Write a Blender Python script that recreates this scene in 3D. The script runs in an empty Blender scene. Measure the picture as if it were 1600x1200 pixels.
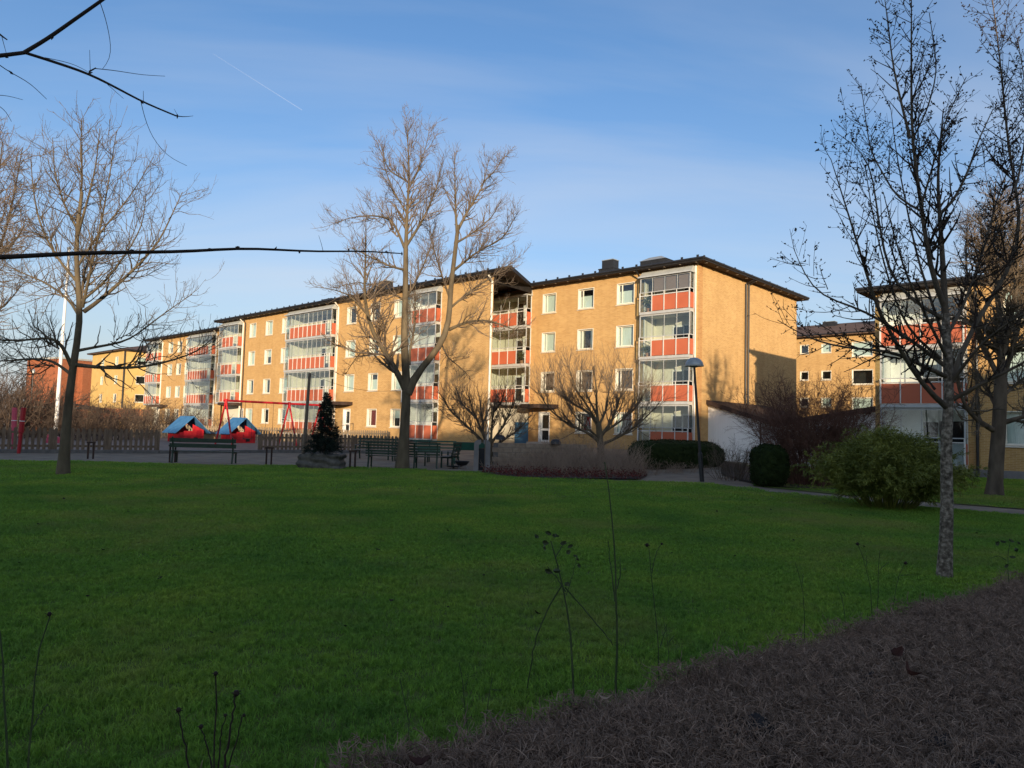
import bpy, bmesh, math, random
import numpy as np
from mathutils import Vector, Matrix
rng = np.random.default_rng(7)
random.seed(7)
scene = bpy.context.scene
COL = scene.collection

# ------------------------------------------------------------------ camera
F_PX = 1120.0; PITCH = math.atan(68 / 1120); ROLL = math.radians(1.55); EYE = 1.65
cam_data = bpy.data.cameras.new('camera')
cam_data.sensor_width = 36.0; cam_data.lens = F_PX / 1600 * 36.0
cam_data.clip_start = 0.05; cam_data.clip_end = 20000
cam = bpy.data.objects.new('camera', cam_data); COL.objects.link(cam)
cam.matrix_world = (Matrix.Translation((0, 0, EYE)) @ Matrix.Rotation(math.pi / 2 + PITCH, 4, 'X')
                    @ Matrix.Rotation(ROLL, 4, 'Z'))
scene.camera = cam

# ------------------------------------------------------------------ sky and sun
SUN_EL = math.radians(7.8)
SUN_DIR = Vector((-0.10, 1.0, 0)).normalized() * math.cos(SUN_EL) + Vector((0, 0, -math.sin(SUN_EL)))   # way the light travels
world = bpy.data.worlds.new('World'); scene.world = world; world.use_nodes = True
wn = world.node_tree.nodes; wl = world.node_tree.links
wn.clear()
w_out = wn.new('ShaderNodeOutputWorld'); w_bg = wn.new('ShaderNodeBackground')
sky = wn.new('ShaderNodeTexSky'); sky.sky_type = 'NISHITA'; sky.sun_disc = False
sky.sun_elevation = SUN_EL
sky.sun_rotation = math.atan2(-SUN_DIR.x, -SUN_DIR.y)
sky.altitude = 20; sky.air_density = 1.0; sky.dust_density = 1.7; sky.ozone_density = 4.0
w_bg.inputs['Strength'].default_value = 0.15
# thin high cloud: wisps stretched along the horizon, mixed into the sky everywhere alike
tc = wn.new('ShaderNodeTexCoord'); sep = wn.new('ShaderNodeSeparateXYZ')
wl.new(tc.outputs['Generated'], sep.inputs[0])
def wmath(op, a, b=None, clamp=False):
    n = wn.new('ShaderNodeMath'); n.operation = op; n.use_clamp = clamp
    for i, v in enumerate((a, b)):
        if v is None: continue
        if isinstance(v, (int, float)): n.inputs[i].default_value = v
        else: wl.new(v, n.inputs[i])
    return n.outputs[0]
zz = wmath('MAXIMUM', sep.outputs['Z'], 0.02)
den = wmath('ADD', zz, 0.16)
cx = wmath('DIVIDE', sep.outputs['X'], den); cy = wmath('DIVIDE', sep.outputs['Y'], den)
cmb = wn.new('ShaderNodeCombineXYZ'); wl.new(cx, cmb.inputs[0]); wl.new(cy, cmb.inputs[1])
mp = wn.new('ShaderNodeMapping'); mp.inputs['Rotation'].default_value = (0, 0, math.radians(24)); mp.inputs['Scale'].default_value = (0.34, 1.5, 1)
wl.new(cmb.outputs[0], mp.inputs[0])
nz = wn.new('ShaderNodeTexNoise'); nz.inputs['Scale'].default_value = 0.9; nz.inputs['Detail'].default_value = 7; nz.inputs['Roughness'].default_value = 0.5
nz.inputs['Distortion'].default_value = 0.6
wl.new(mp.outputs[0], nz.inputs[0])
rmp = wn.new('ShaderNodeValToRGB'); rmp.color_ramp.elements[0].position = 0.40; rmp.color_ramp.elements[1].position = 0.80
wl.new(nz.outputs[0], rmp.inputs[0])
cl = wmath('MULTIPLY', rmp.outputs[0], 0.55)
hzf = wmath('MULTIPLY', wmath('POWER', wmath('SUBTRACT', 1.0, zz, True), 4.5), 0.78)     # pale haze thickening towards the horizon, all round
cf = wmath('ADD', cl, wmath('MULTIPLY', hzf, wmath('SUBTRACT', 1.0, cl)), True)
mixc = wn.new('ShaderNodeMixRGB'); mixc.inputs[2].default_value = (2.85, 2.9, 3.0, 1)
wl.new(cf, mixc.inputs[0]); wl.new(sky.outputs[0], mixc.inputs[1])
wl.new(mixc.outputs[0], w_bg.inputs['Color']); wl.new(w_bg.outputs[0], w_out.inputs[0])

sun_data = bpy.data.lights.new('sun', 'SUN'); sun_data.energy = 4.05; sun_data.angle = math.radians(0.6)
sun_data.color = (1.0, 0.80, 0.56)
sun = bpy.data.objects.new('sun', sun_data); COL.objects.link(sun)
sun.rotation_euler = SUN_DIR.to_track_quat('-Z', 'Y').to_euler(); sun.location = (0, -40, 60)
scene.view_settings.view_transform = 'Standard'; scene.view_settings.look = 'None'
scene.view_settings.exposure = 0.80; scene.view_settings.gamma = 1.0
scene.view_settings.use_curve_mapping = False
scene.cycles.max_bounces = 6; scene.cycles.transparent_max_bounces = 16
scene.cycles.diffuse_bounces = 3; scene.cycles.glossy_bounces = 3
scene.cycles.caustics_reflective = False; scene.cycles.caustics_refractive = False

# ------------------------------------------------------------------ measuring helpers: pixel of the photograph -> point in the place
def ray(x, y):
    a, b = x - 800.0, -(y - 600.0)
    c, s = math.cos(ROLL), math.sin(ROLL); a, b = a * c - b * s, a * s + b * c
    v = np.array([a, F_PX * math.cos(PITCH) - b * math.sin(PITCH), F_PX * math.sin(PITCH) + b * math.cos(PITCH)])
    return v / v[1]
def at(x, y, Y): return ray(x, y) * Y + np.array([0, 0, EYE])
def gnd(x, y, z=0.0):
    r = ray(x, y); t = (z - EYE) / r[2]; return r * t + np.array([0, 0, EYE])

# ------------------------------------------------------------------ materials
def new_mat(name):
    m = bpy.data.materials.new(name); m.use_nodes = True; nt = m.node_tree
    return m, nt, nt.nodes['Principled BSDF']
def noise_mat(name, c1, c2, scale=4.0, rough=0.8, bump=0.0, bump_scale=40.0, detail=4, coord='Position', spec=0.3, metallic=0.0, stretch=None, c3=None):
    m, nt, b = new_mat(name)
    if coord == 'Position':
        g = nt.nodes.new('ShaderNodeNewGeometry').outputs['Position']
    else:
        g = nt.nodes.new('ShaderNodeTexCoord').outputs[coord]
    if stretch:
        mpn = nt.nodes.new('ShaderNodeMapping'); mpn.inputs['Scale'].default_value = stretch
        nt.links.new(g, mpn.inputs[0]); g = mpn.outputs[0]
    n = nt.nodes.new('ShaderNodeTexNoise'); n.inputs['Scale'].default_value = scale; n.inputs['Detail'].default_value = detail
    nt.links.new(g, n.inputs['Vector'])
    r = nt.nodes.new('ShaderNodeValToRGB'); r.color_ramp.elements[0].position = 0.3; r.color_ramp.elements[1].position = 0.7
    r.color_ramp.elements[0].color = (*c1, 1); r.color_ramp.elements[1].color = (*c2, 1)
    if c3: e = r.color_ramp.elements.new(0.5); e.color = (*c3, 1)
    nt.links.new(n.outputs[0], r.inputs[0]); nt.links.new(r.outputs[0], b.inputs['Base Color'])
    b.inputs['Roughness'].default_value = rough; b.inputs['Specular IOR Level'].default_value = spec; b.inputs['Metallic'].default_value = metallic
    if bump:
        n2 = nt.nodes.new('ShaderNodeTexNoise'); n2.inputs['Scale'].default_value = bump_scale; n2.inputs['Detail'].default_value = 3
        nt.links.new(g, n2.inputs['Vector'])
        bp = nt.nodes.new('ShaderNodeBump'); bp.inputs['Strength'].default_value = bump; bp.inputs['Distance'].default_value = 0.02
        nt.links.new(n2.outputs[0], bp.inputs['Height']); nt.links.new(bp.outputs[0], b.inputs['Normal'])
    return m
def brick_mat(name, c1, c2, mortar, dirt=(0.75, 0.7, 0.62)):
    m, nt, b = new_mat(name)
    uv = nt.nodes.new('ShaderNodeUVMap').outputs[0]
    br = nt.nodes.new('ShaderNodeTexBrick')
    br.inputs['Color1'].default_value = (*c1, 1); br.inputs['Color2'].default_value = (*c2, 1); br.inputs['Mortar'].default_value = (*mortar, 1)
    br.inputs['Scale'].default_value = 1.0; br.inputs['Mortar Size'].default_value = 0.007; br.inputs['Mortar Smooth'].default_value = 0.2
    br.inputs['Brick Width'].default_value = 0.26; br.inputs['Row Height'].default_value = 0.075; br.inputs['Bias'].default_value = -0.1
    nt.links.new(uv, br.inputs['Vector'])
    n = nt.nodes.new('ShaderNodeTexNoise'); n.inputs['Scale'].default_value = 0.7; n.inputs['Detail'].default_value = 6
    nt.links.new(uv, n.inputs['Vector'])
    r = nt.nodes.new('ShaderNodeValToRGB'); r.color_ramp.elements[0].position = 0.25; r.color_ramp.elements[1].position = 0.65
    r.color_ramp.elements[0].color = (*dirt, 1); r.color_ramp.elements[1].color = (1, 1, 1, 1)
    nt.links.new(n.outputs[0], r.inputs[0])
    mx = nt.nodes.new('ShaderNodeMixRGB'); mx.blend_type = 'MULTIPLY'; mx.inputs[0].default_value = 0.35
    nt.links.new(br.outputs[0], mx.inputs[1]); nt.links.new(r.outputs[0], mx.inputs[2])
    mpn = nt.nodes.new('ShaderNodeMapping'); mpn.inputs['Scale'].default_value = (2.2, 0.10, 1); nt.links.new(uv, mpn.inputs[0])
    ns = nt.nodes.new('ShaderNodeTexNoise'); ns.inputs['Scale'].default_value = 1.0; ns.inputs['Detail'].default_value = 5; nt.links.new(mpn.outputs[0], ns.inputs['Vector'])
    rs = nt.nodes.new('ShaderNodeValToRGB'); rs.color_ramp.elements[0].position = 0.33; rs.color_ramp.elements[1].position = 0.52; rs.color_ramp.elements[0].color = (0.74, 0.70, 0.66, 1); rs.color_ramp.elements[1].color = (1, 1, 1, 1)
    nt.links.new(ns.outputs[0], rs.inputs[0])
    m2 = nt.nodes.new('ShaderNodeMixRGB'); m2.blend_type = 'MULTIPLY'; m2.inputs[0].default_value = 0.28; nt.links.new(mx.outputs[0], m2.inputs[1]); nt.links.new(rs.outputs[0], m2.inputs[2])
    nt.links.new(m2.outputs[0], b.inputs['Base Color'])
    b.inputs['Roughness'].default_value = 0.85; b.inputs['Specular IOR Level'].default_value = 0.2
    bp = nt.nodes.new('ShaderNodeBump'); bp.inputs['Strength'].default_value = 0.6; bp.inputs['Distance'].default_value = 0.008; bp.invert = True
    nt.links.new(br.outputs[1], bp.inputs['Height']); nt.links.new(bp.outputs[0], b.inputs['Normal'])
    return m
def glass_mat(name, tint=(0.86, 0.92, 0.92), rough=0.0, base=0.06):
    m = bpy.data.materials.new(name); m.use_nodes = True; nt = m.node_tree; nt.nodes.clear()
    o = nt.nodes.new('ShaderNodeOutputMaterial'); t = nt.nodes.new('ShaderNodeBsdfTransparent'); g = nt.nodes.new('ShaderNodeBsdfGlossy')
    t.inputs[0].default_value = (*tint, 1); g.inputs['Roughness'].default_value = rough; g.inputs[0].default_value = (0.9, 0.95, 1, 1)
    lw = nt.nodes.new('ShaderNodeLayerWeight'); lw.inputs[0].default_value = 0.5
    pw = nt.nodes.new('ShaderNodeMath'); pw.operation = 'POWER'; pw.inputs[1].default_value = 4.0; nt.links.new(lw.outputs['Facing'], pw.inputs[0])
    ad = nt.nodes.new('ShaderNodeMath'); ad.operation = 'MULTIPLY_ADD'; ad.inputs[1].default_value = 0.7; ad.inputs[2].default_value = base; ad.use_clamp = True
    nt.links.new(pw.outputs[0], ad.inputs[0])
    mx = nt.nodes.new('ShaderNodeMixShader'); nt.links.new(ad.outputs[0], mx.inputs[0])
    nt.links.new(t.outputs[0], mx.inputs[1]); nt.links.new(g.outputs[0], mx.inputs[2]); nt.links.new(mx.outputs[0], o.inputs[0])
    return m
M = {}
M['brick'] = brick_mat('yellow_brick', (0.55, 0.335, 0.130), (0.45, 0.255, 0.094), (0.62, 0.46, 0.25))
M['brick_quoin'] = brick_mat('orange_brick', (0.50, 0.27, 0.10), (0.40, 0.19, 0.065), (0.52, 0.36, 0.19))
M['brick_red'] = brick_mat('red_brick', (0.34, 0.105, 0.045), (0.27, 0.08, 0.036), (0.32, 0.17, 0.10))
M['render_yellow'] = noise_mat('yellow_render', (0.56, 0.36, 0.12), (0.62, 0.41, 0.15), 1.2, 0.9, 0.2, 30)
M['roof'] = noise_mat('roof_black', (0.010, 0.009, 0.009), (0.022, 0.020, 0.019), 3, 0.65, 0.4, 14, coord='Object')
M['roof_brown'] = noise_mat('roof_brown', (0.10, 0.062, 0.045), (0.15, 0.095, 0.07), 2, 0.85, 0.5, 6, coord='Object', stretch=(1, 1, 1))
M['soffit'] = noise_mat('soffit_brown', (0.034, 0.020, 0.015), (0.052, 0.031, 0.023), 5, 0.8)
M['white'] = noise_mat('white_paint', (0.78, 0.77, 0.74), (0.86, 0.85, 0.82), 3, 0.5)
M['cream'] = noise_mat('cream_paint', (0.60, 0.57, 0.46), (0.68, 0.65, 0.53), 2, 0.6)
M['board'] = noise_mat('white_boards', (0.86, 0.845, 0.80), (0.90, 0.885, 0.85), 2, 0.6)
M['win_frame'] = noise_mat('cream_window_frame', (0.66, 0.625, 0.52), (0.74, 0.70, 0.59), 3, 0.5)
M['frame'] = noise_mat('pale_frame', (0.56, 0.55, 0.52), (0.64, 0.63, 0.60), 3, 0.5)
M['alu'] = noise_mat('grey_aluminium', (0.38, 0.39, 0.39), (0.46, 0.47, 0.47), 3, 0.4, spec=0.5)
M['flash'] = noise_mat('grey_flashing', (0.34, 0.35, 0.33), (0.42, 0.43, 0.40), 2.5, 0.5)
M['slab'] = noise_mat('balcony_concrete', (0.38, 0.36, 0.33), (0.48, 0.46, 0.42), 3, 0.85)
M['panel'] = noise_mat('coral_panel', (0.43, 0.112, 0.055), (0.48, 0.130, 0.066), 1.2, 0.55)
M['panel_blue'] = noise_mat('blue_panel', (0.05, 0.17, 0.33), (0.07, 0.21, 0.40), 2, 0.55)
M['glass'] = glass_mat('balcony_glass', (0.90, 0.935, 0.925), 0.0, 0.07)
M['pane'] = glass_mat('window_glass', (0.82, 0.90, 0.88), 0.0, 0.12)
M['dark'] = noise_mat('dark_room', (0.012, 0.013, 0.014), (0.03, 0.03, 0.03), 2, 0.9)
M['curtain'] = noise_mat('pale_curtain', (0.55, 0.60, 0.55), (0.70, 0.74, 0.68), 6, 0.9, stretch=(6, 6, 0.3))
M['curtain_red'] = noise_mat('red_curtain', (0.16, 0.03, 0.03), (0.24, 0.05, 0.05), 6, 0.9, stretch=(6, 6, 0.3))
M['curtain_brown'] = noise_mat('brown_blind', (0.22, 0.15, 0.12), (0.28, 0.20, 0.16), 6, 0.9, stretch=(1, 1, 12))
M['black'] = noise_mat('black_metal', (0.012, 0.012, 0.013), (0.022, 0.022, 0.024), 5, 0.45, spec=0.5)
M['pipe_white'] = noise_mat('white_pipe', (0.66, 0.62, 0.52), (0.74, 0.70, 0.60), 3, 0.5)
M['plinth'] = noise_mat('grey_plinth', (0.16, 0.15, 0.145), (0.23, 0.215, 0.205), 3, 0.9, 0.3, 30)
M['asphalt'] = noise_mat('asphalt', (0.17, 0.135, 0.096), (0.27, 0.215, 0.155), 1.3, 0.9, 0.4, 90, detail=8)
M['gravel'] = noise_mat('playground_gravel', (0.20, 0.155, 0.125), (0.28, 0.22, 0.18), 2.2, 0.95, 0.5, 60, detail=8)
M['soil'] = noise_mat('bed_soil', (0.03, 0.02, 0.014), (0.065, 0.045, 0.03), 5, 0.95, 0.6, 40, detail=8)
M['kerb'] = noise_mat('kerb_stone', (0.10, 0.095, 0.09), (0.16, 0.15, 0.14), 6, 0.9, 0.3, 50)
M['stone'] = noise_mat('wall_stone', (0.22, 0.165, 0.115), (0.33, 0.26, 0.19), 5, 0.95, 0.5, 30)
M['fence'] = noise_mat('weathered_fence_wood', (0.115, 0.080, 0.052), (0.215, 0.155, 0.105), 3, 0.9, 0.4, 30, stretch=(6, 6, 0.8))
M['fence_tan'] = noise_mat('tan_fence_wood', (0.22, 0.165, 0.105), (0.30, 0.23, 0.15), 3, 0.9, 0.4, 30, stretch=(6, 6, 0.8))
M['bench_green'] = noise_mat('dark_green_paint', (0.010, 0.028, 0.016), (0.018, 0.045, 0.028), 5, 0.5, spec=0.4)
M['bench_teal'] = noise_mat('teal_paint', (0.012, 0.065, 0.045), (0.02, 0.095, 0.068), 5, 0.5, spec=0.4)
M['bench_worn'] = noise_mat('worn_bench_top', (0.16, 0.15, 0.135), (0.24, 0.22, 0.20), 8, 0.8)
M['wood'] = noise_mat('grey_wood_post', (0.13, 0.10, 0.075), (0.20, 0.16, 0.12), 3, 0.9, 0.4, 30, stretch=(6, 6, 0.6))
M['wood_box'] = noise_mat('sandbox_wood', (0.30, 0.19, 0.09), (0.40, 0.26, 0.13), 3, 0.85)
M['red'] = noise_mat('red_paint', (0.40, 0.012, 0.016), (0.62, 0.020, 0.028), 4, 0.6, spec=0.4)
M['red_dark'] = noise_mat('dark_and_shaded_red', (0.30, 0.006, 0.014), (0.38, 0.010, 0.020), 3, 0.45, spec=0.4)  # own red of the play post; on the playhouses, shade put into the colour
M['pink'] = noise_mat('faded_red_paint', (0.50, 0.06, 0.10), (0.62, 0.10, 0.15), 7, 0.55)
M['blue_roof'] = noise_mat('blue_play_roof', (0.035, 0.14, 0.30), (0.07, 0.21, 0.40), 3.5, 0.7, detail=8)
M['tarp'] = noise_mat('grey_tarp', (0.05, 0.046, 0.038), (0.13, 0.12, 0.10), 6, 0.6, 0.8, 14)
M['lamp_steel'] = noise_mat('lamp_steel', (0.28, 0.30, 0.30), (0.36, 0.38, 0.38), 3, 0.35, metallic=0.3, spec=0.5)
M['bark'] = noise_mat('bark_brown', (0.070, 0.052, 0.036), (0.15, 0.115, 0.080), 5, 0.95, 0.8, 60, stretch=(1, 1, 0.35))
M['bark_green'] = noise_mat('bark_mossy', (0.070, 0.054, 0.034), (0.16, 0.125, 0.078), 4, 0.95, 0.8, 60, stretch=(1, 1, 0.4))
M['bark_pale'] = noise_mat('bark_lichen', (0.05, 0.038, 0.026), (0.42, 0.35, 0.27), 22, 0.95, 0.9, 60, detail=6, c3=(0.17, 0.135, 0.10))
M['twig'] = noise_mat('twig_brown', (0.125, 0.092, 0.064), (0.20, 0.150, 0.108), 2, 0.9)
M['twig_grey'] = noise_mat('twig_grey', (0.085, 0.064, 0.044), (0.155, 0.118, 0.080), 2, 0.9)
M['twig_dark'] = noise_mat('twig_dark', (0.026, 0.017, 0.012), (0.052, 0.035, 0.025), 3, 0.9)
M['twig_red'] = noise_mat('twig_russet', (0.11, 0.052, 0.036), (0.19, 0.098, 0.068), 2, 0.9)
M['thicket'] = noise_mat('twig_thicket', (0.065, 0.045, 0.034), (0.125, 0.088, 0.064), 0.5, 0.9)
M['straw'] = noise_mat('dry_stalks', (0.22, 0.15, 0.105), (0.40, 0.29, 0.205), 1.5, 0.9)
M['redleaf'] = noise_mat('dry_red_leaves', (0.075, 0.014, 0.011), (0.16, 0.034, 0.024), 6, 0.8)
M['hedge_twig'] = noise_mat('hedge_twigs', (0.11, 0.070, 0.048), (0.43, 0.285, 0.195), 30, 0.9, detail=3)
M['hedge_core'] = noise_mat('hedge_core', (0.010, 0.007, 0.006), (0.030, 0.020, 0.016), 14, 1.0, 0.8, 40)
M['green_stem'] = noise_mat('rose_stem_green', (0.035, 0.055, 0.016), (0.08, 0.105, 0.035), 20, 0.7)
M['leaf_dark'] = noise_mat('hedge_leaf', (0.009, 0.016, 0.004), (0.022, 0.034, 0.008), 8, 0.8, spec=0.1)
M['leaf_rose'] = noise_mat('rose_leaf', (0.030, 0.045, 0.016), (0.075, 0.085, 0.032), 14, 0.6)
M['leaf_bamboo'] = noise_mat('bamboo_leaf', (0.085, 0.105, 0.013), (0.225, 0.235, 0.040), 1.6, 0.6, spec=0.3)
M['needle'] = noise_mat('fir_needles', (0.006, 0.014, 0.010), (0.014, 0.028, 0.018), 6, 0.7)
M['deadleaf'] = noise_mat('dead_leaf', (0.040, 0.016, 0.012), (0.085, 0.032, 0.022), 20, 0.8)
M['deadleaf_dark'] = noise_mat('dead_leaf_dark', (0.020, 0.012, 0.008), (0.04, 0.024, 0.014), 20, 0.8)
M['lawn'] = noise_mat('lawn_soil', (0.07, 0.10, 0.016), (0.12, 0.15, 0.024), 0.9, 0.95, 0.5, 60, detail=8)
def grass_material():
    m, nt, b = new_mat('grass_blades')
    g = nt.nodes.new('ShaderNodeNewGeometry')
    n = nt.nodes.new('ShaderNodeTexNoise'); n.inputs['Scale'].default_value = 0.55; n.inputs['Detail'].default_value = 7; n.inputs['Roughness'].default_value = 0.62
    nt.links.new(g.outputs['Position'], n.inputs['Vector'])
    r = nt.nodes.new('ShaderNodeValToRGB'); e = r.color_ramp.elements
    e[0].position = 0.30; e[0].color = (0.125, 0.275, 0.045, 1); e[1].position = 0.70; e[1].color = (0.345, 0.460, 0.064, 1)
    k = e.new(0.5); k.color = (0.210, 0.380, 0.050, 1)
    nt.links.new(n.outputs[0], r.inputs[0])
    n2 = nt.nodes.new('ShaderNodeTexNoise'); n2.inputs['Scale'].default_value = 22; n2.inputs['Detail'].default_value = 1
    nt.links.new(g.outputs['Position'], n2.inputs['Vector'])
    mx = nt.nodes.new('ShaderNodeMixRGB'); mx.blend_type = 'MULTIPLY'; mx.inputs[0].default_value = 0.75
    r2 = nt.nodes.new('ShaderNodeValToRGB'); r2.color_ramp.elements[0].position = 0.3; r2.color_ramp.elements[1].position = 0.75
    r2.color_ramp.elements[0].color = (0.35, 0.38, 0.4, 1); r2.color_ramp.elements[1].color = (1.5, 1.4, 1.3, 1)
    nt.links.new(n2.outputs[0], r2.inputs[0]); nt.links.new(r.outputs[0], mx.inputs[1]); nt.links.new(r2.outputs[0], mx.inputs[2])
    nt.links.new(mx.outputs[0], b.inputs['Base Color']); b.inputs['Roughness'].default_value = 0.6; b.inputs['Specular IOR Level'].default_value = 0.25
    n3 = nt.nodes.new('ShaderNodeTexNoise'); n3.inputs['Scale'].default_value = 0.23; n3.inputs['Detail'].default_value = 9; n3.inputs['Roughness'].default_value = 0.68; nt.links.new(g.outputs['Position'], n3.inputs['Vector'])
    r3 = nt.nodes.new('ShaderNodeValToRGB'); r3.color_ramp.elements[0].position = 0.50; r3.color_ramp.elements[1].position = 0.68; r3.color_ramp.elements[0].color = (0, 0, 0, 1); r3.color_ramp.elements[1].color = (0.75, 0.75, 0.75, 1); nt.links.new(n3.outputs[0], r3.inputs[0])
    m3 = nt.nodes.new('ShaderNodeMixRGB'); nt.links.new(r3.outputs[0], m3.inputs[0]); nt.links.new(mx.outputs[0], m3.inputs[1]); m3.inputs[2].default_value = (0.34, 0.31, 0.09, 1); mx = m3
    nt.links.new(mx.outputs[0], b.inputs['Base Color'])
    tl = nt.nodes.new('ShaderNodeBsdfTranslucent'); nt.links.new(mx.outputs[0], tl.inputs[0]); ms = nt.nodes.new('ShaderNodeMixShader'); ms.inputs[0].default_value = 0.4
    nt.links.new(b.outputs[0], ms.inputs[1]); nt.links.new(tl.outputs[0], ms.inputs[2]); nt.links.new(ms.outputs[0], nt.nodes['Material Output'].inputs[0])
    return m
M['grass'] = grass_material()

# ------------------------------------------------------------------ object helpers
def link(name, data, parent=None, loc=None, rot=None):
    o = bpy.data.objects.new(name, data); COL.objects.link(o)
    if parent is not None: o.parent = parent
    if loc is not None: o.location = loc
    if rot is not None: o.rotation_euler = rot
    return o
def tag(o, label=None, cat=None, group=None, kind=None):
    if label: o['label'] = label
    if cat: o['category'] = cat
    if group: o['group'] = group
    if kind: o['kind'] = kind
    return o
def empty(name, loc=(0, 0, 0), rz=0.0, label=None, cat=None, group=None):
    o = link(name, None, None, loc, (0, 0, rz)); o.empty_display_size = 0.3
    return tag(o, label, cat, group)
class MB:
    def __init__(s): s.v = []; s.f = []; s.uv = []; s.mi = []; s.cur = 0
    def quad(s, a, b, c, d, uv=None):
        i = len(s.v); s.v += [tuple(a), tuple(b), tuple(c), tuple(d)]; s.f.append((i, i + 1, i + 2, i + 3))
        s.uv += list(uv) if uv else [(0, 0)] * 4; s.mi.append(s.cur)
    def tri(s, a, b, c):
        i = len(s.v); s.v += [tuple(a), tuple(b), tuple(c)]; s.f.append((i, i + 1, i + 2)); s.uv += [(0, 0)] * 3; s.mi.append(s.cur)
    def box(s, x0, x1, y0, y1, z0, z1):
        p = [(x0, y0, z0), (x1, y0, z0), (x1, y1, z0), (x0, y1, z0), (x0, y0, z1), (x1, y0, z1), (x1, y1, z1), (x0, y1, z1)]
        s.hexa(p)
    def hexa(s, p):
        for q, ax in (((0, 3, 2, 1), 0), ((4, 5, 6, 7), 0), ((0, 1, 5, 4), 1), ((1, 2, 6, 5), 2), ((2, 3, 7, 6), 1), ((3, 0, 4, 7), 2)):
            pts = [p[i] for i in q]
            uv = [(t[0], t[1]) if ax == 0 else ((t[0], t[2]) if ax == 1 else (t[1], t[2])) for t in pts]
            s.quad(*pts, uv=uv)
    def beam(s, a, b, w, h):
        a, b = Vector(a), Vector(b); d = (b - a).normalized()
        up = Vector((0, 0, 1)) if abs(d.z) < 0.9 else Vector((1, 0, 0))
        r = d.cross(up).normalized() * (w / 2); u = r.cross(d).normalized() * (h / 2)
        s.hexa([a - r - u, b - r - u, b + r - u, a + r - u, a - r + u, b - r + u, b + r + u, a + r + u])
    def tube(s, pts, rad, n=8, caps=True):
        pts = [Vector(p) for p in pts]; rad = rad if hasattr(rad, '__len__') else [rad] * len(pts); rings = []
        for i, p in enumerate(pts):
            t = (pts[min(i + 1, len(pts) - 1)] - pts[max(i - 1, 0)]).normalized()
            up = Vector((0.13, 0.2, 1)) if abs(t.z) < 0.85 else Vector((1, 0.1, 0))
            u = t.cross(up).normalized(); w = t.cross(u)
            rings.append([p + (u * math.cos(2 * math.pi * k / n) + w * math.sin(2 * math.pi * k / n)) * rad[i] for k in range(n)])
        for i in range(len(rings) - 1):
            for k in range(n):
                s.quad(rings[i][k], rings[i][(k + 1) % n], rings[i + 1][(k + 1) % n], rings[i + 1][k])
        if caps:
            for rg, c, fl in ((rings[0], pts[0], True), (rings[-1], pts[-1], False)):
                for k in range(n):
                    if fl: s.tri(c, rg[(k + 1) % n], rg[k])
                    else: s.tri(c, rg[k], rg[(k + 1) % n])
    def lathe(s, prof, c=(0, 0, 0), n=20):
        for i in range(len(prof) - 1):
            (r0, z0), (r1, z1) = prof[i], prof[i + 1]
            for k in range(n):
                a0, a1 = 2 * math.pi * k / n, 2 * math.pi * (k + 1) / n
                P = lambda r, a, z: (c[0] + r * math.cos(a), c[1] + r * math.sin(a), c[2] + z)
                s.quad(P(r0, a0, z0), P(r0, a1, z0), P(r1, a1, z1), P(r1, a0, z1))
    def mesh(s, name, mats, smooth=False, weld=False):
        me = bpy.data.meshes.new(name); me.from_pydata(s.v, [], s.f)
        u = me.uv_layers.new(name='UVMap'); u.data.foreach_set('uv', np.array(s.uv, dtype=np.float32).ravel())
        mats = mats if isinstance(mats, (list, tuple)) else [mats]
        for m in mats: me.materials.append(m)
        me.polygons.foreach_set('material_index', s.mi)
        if weld:
            bm = bmesh.new(); bm.from_mesh(me); bmesh.ops.remove_doubles(bm, verts=bm.verts, dist=1e-4); bm.to_mesh(me); bm.free()
        if smooth: me.polygons.foreach_set('use_smooth', [True] * len(me.polygons))
        me.update(); return me
    def build(s, name, mats, parent=None, loc=None, rot=None, smooth=False, weld=False):
        return link(name, s.mesh(name, mats, smooth, weld), parent, loc, rot)
_cache = {}
def cbox(name, w, d, h, mat, parent, loc, rot=None):
    """a box of width w, depth d, height h standing on loc; alike boxes share a mesh"""
    key = (name, round(w, 3), round(d, 3), round(h, 3), mat.name)
    if key not in _cache:
        b = MB(); b.box(-w / 2, w / 2, -d / 2, d / 2, 0, h); _cache[key] = b.mesh(name, mat)
    return link(name, _cache[key], parent, loc, rot)
def copy_tree(o, parent=None):
    c = o.copy(); COL.objects.link(c)
    if parent is not None: c.parent = parent
    for ch in list(o.children): copy_tree(ch, c)
    return c
def mesh_arrays(name, V, Q, mat, smooth=False):
    """mesh from numpy arrays; Q holds faces of one size"""
    me = bpy.data.meshes.new(name); V = np.asarray(V, np.float32); Q = np.asarray(Q, np.int32); k = Q.shape[1]
    me.vertices.add(len(V)); me.vertices.foreach_set('co', V.ravel())
    me.loops.add(Q.size); me.loops.foreach_set('vertex_index', Q.ravel())
    me.polygons.add(len(Q)); me.polygons.foreach_set('loop_start', np.arange(0, Q.size, k, dtype=np.int32))
    me.polygons.foreach_set('loop_total', np.full(len(Q), k, np.int32))
    if smooth: me.polygons.foreach_set('use_smooth', np.ones(len(Q), bool))
    me.materials.append(mat); me.update(calc_edges=True); return me
def norm(a): return a / np.maximum(np.linalg.norm(a, axis=-1, keepdims=True), 1e-9)
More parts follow.
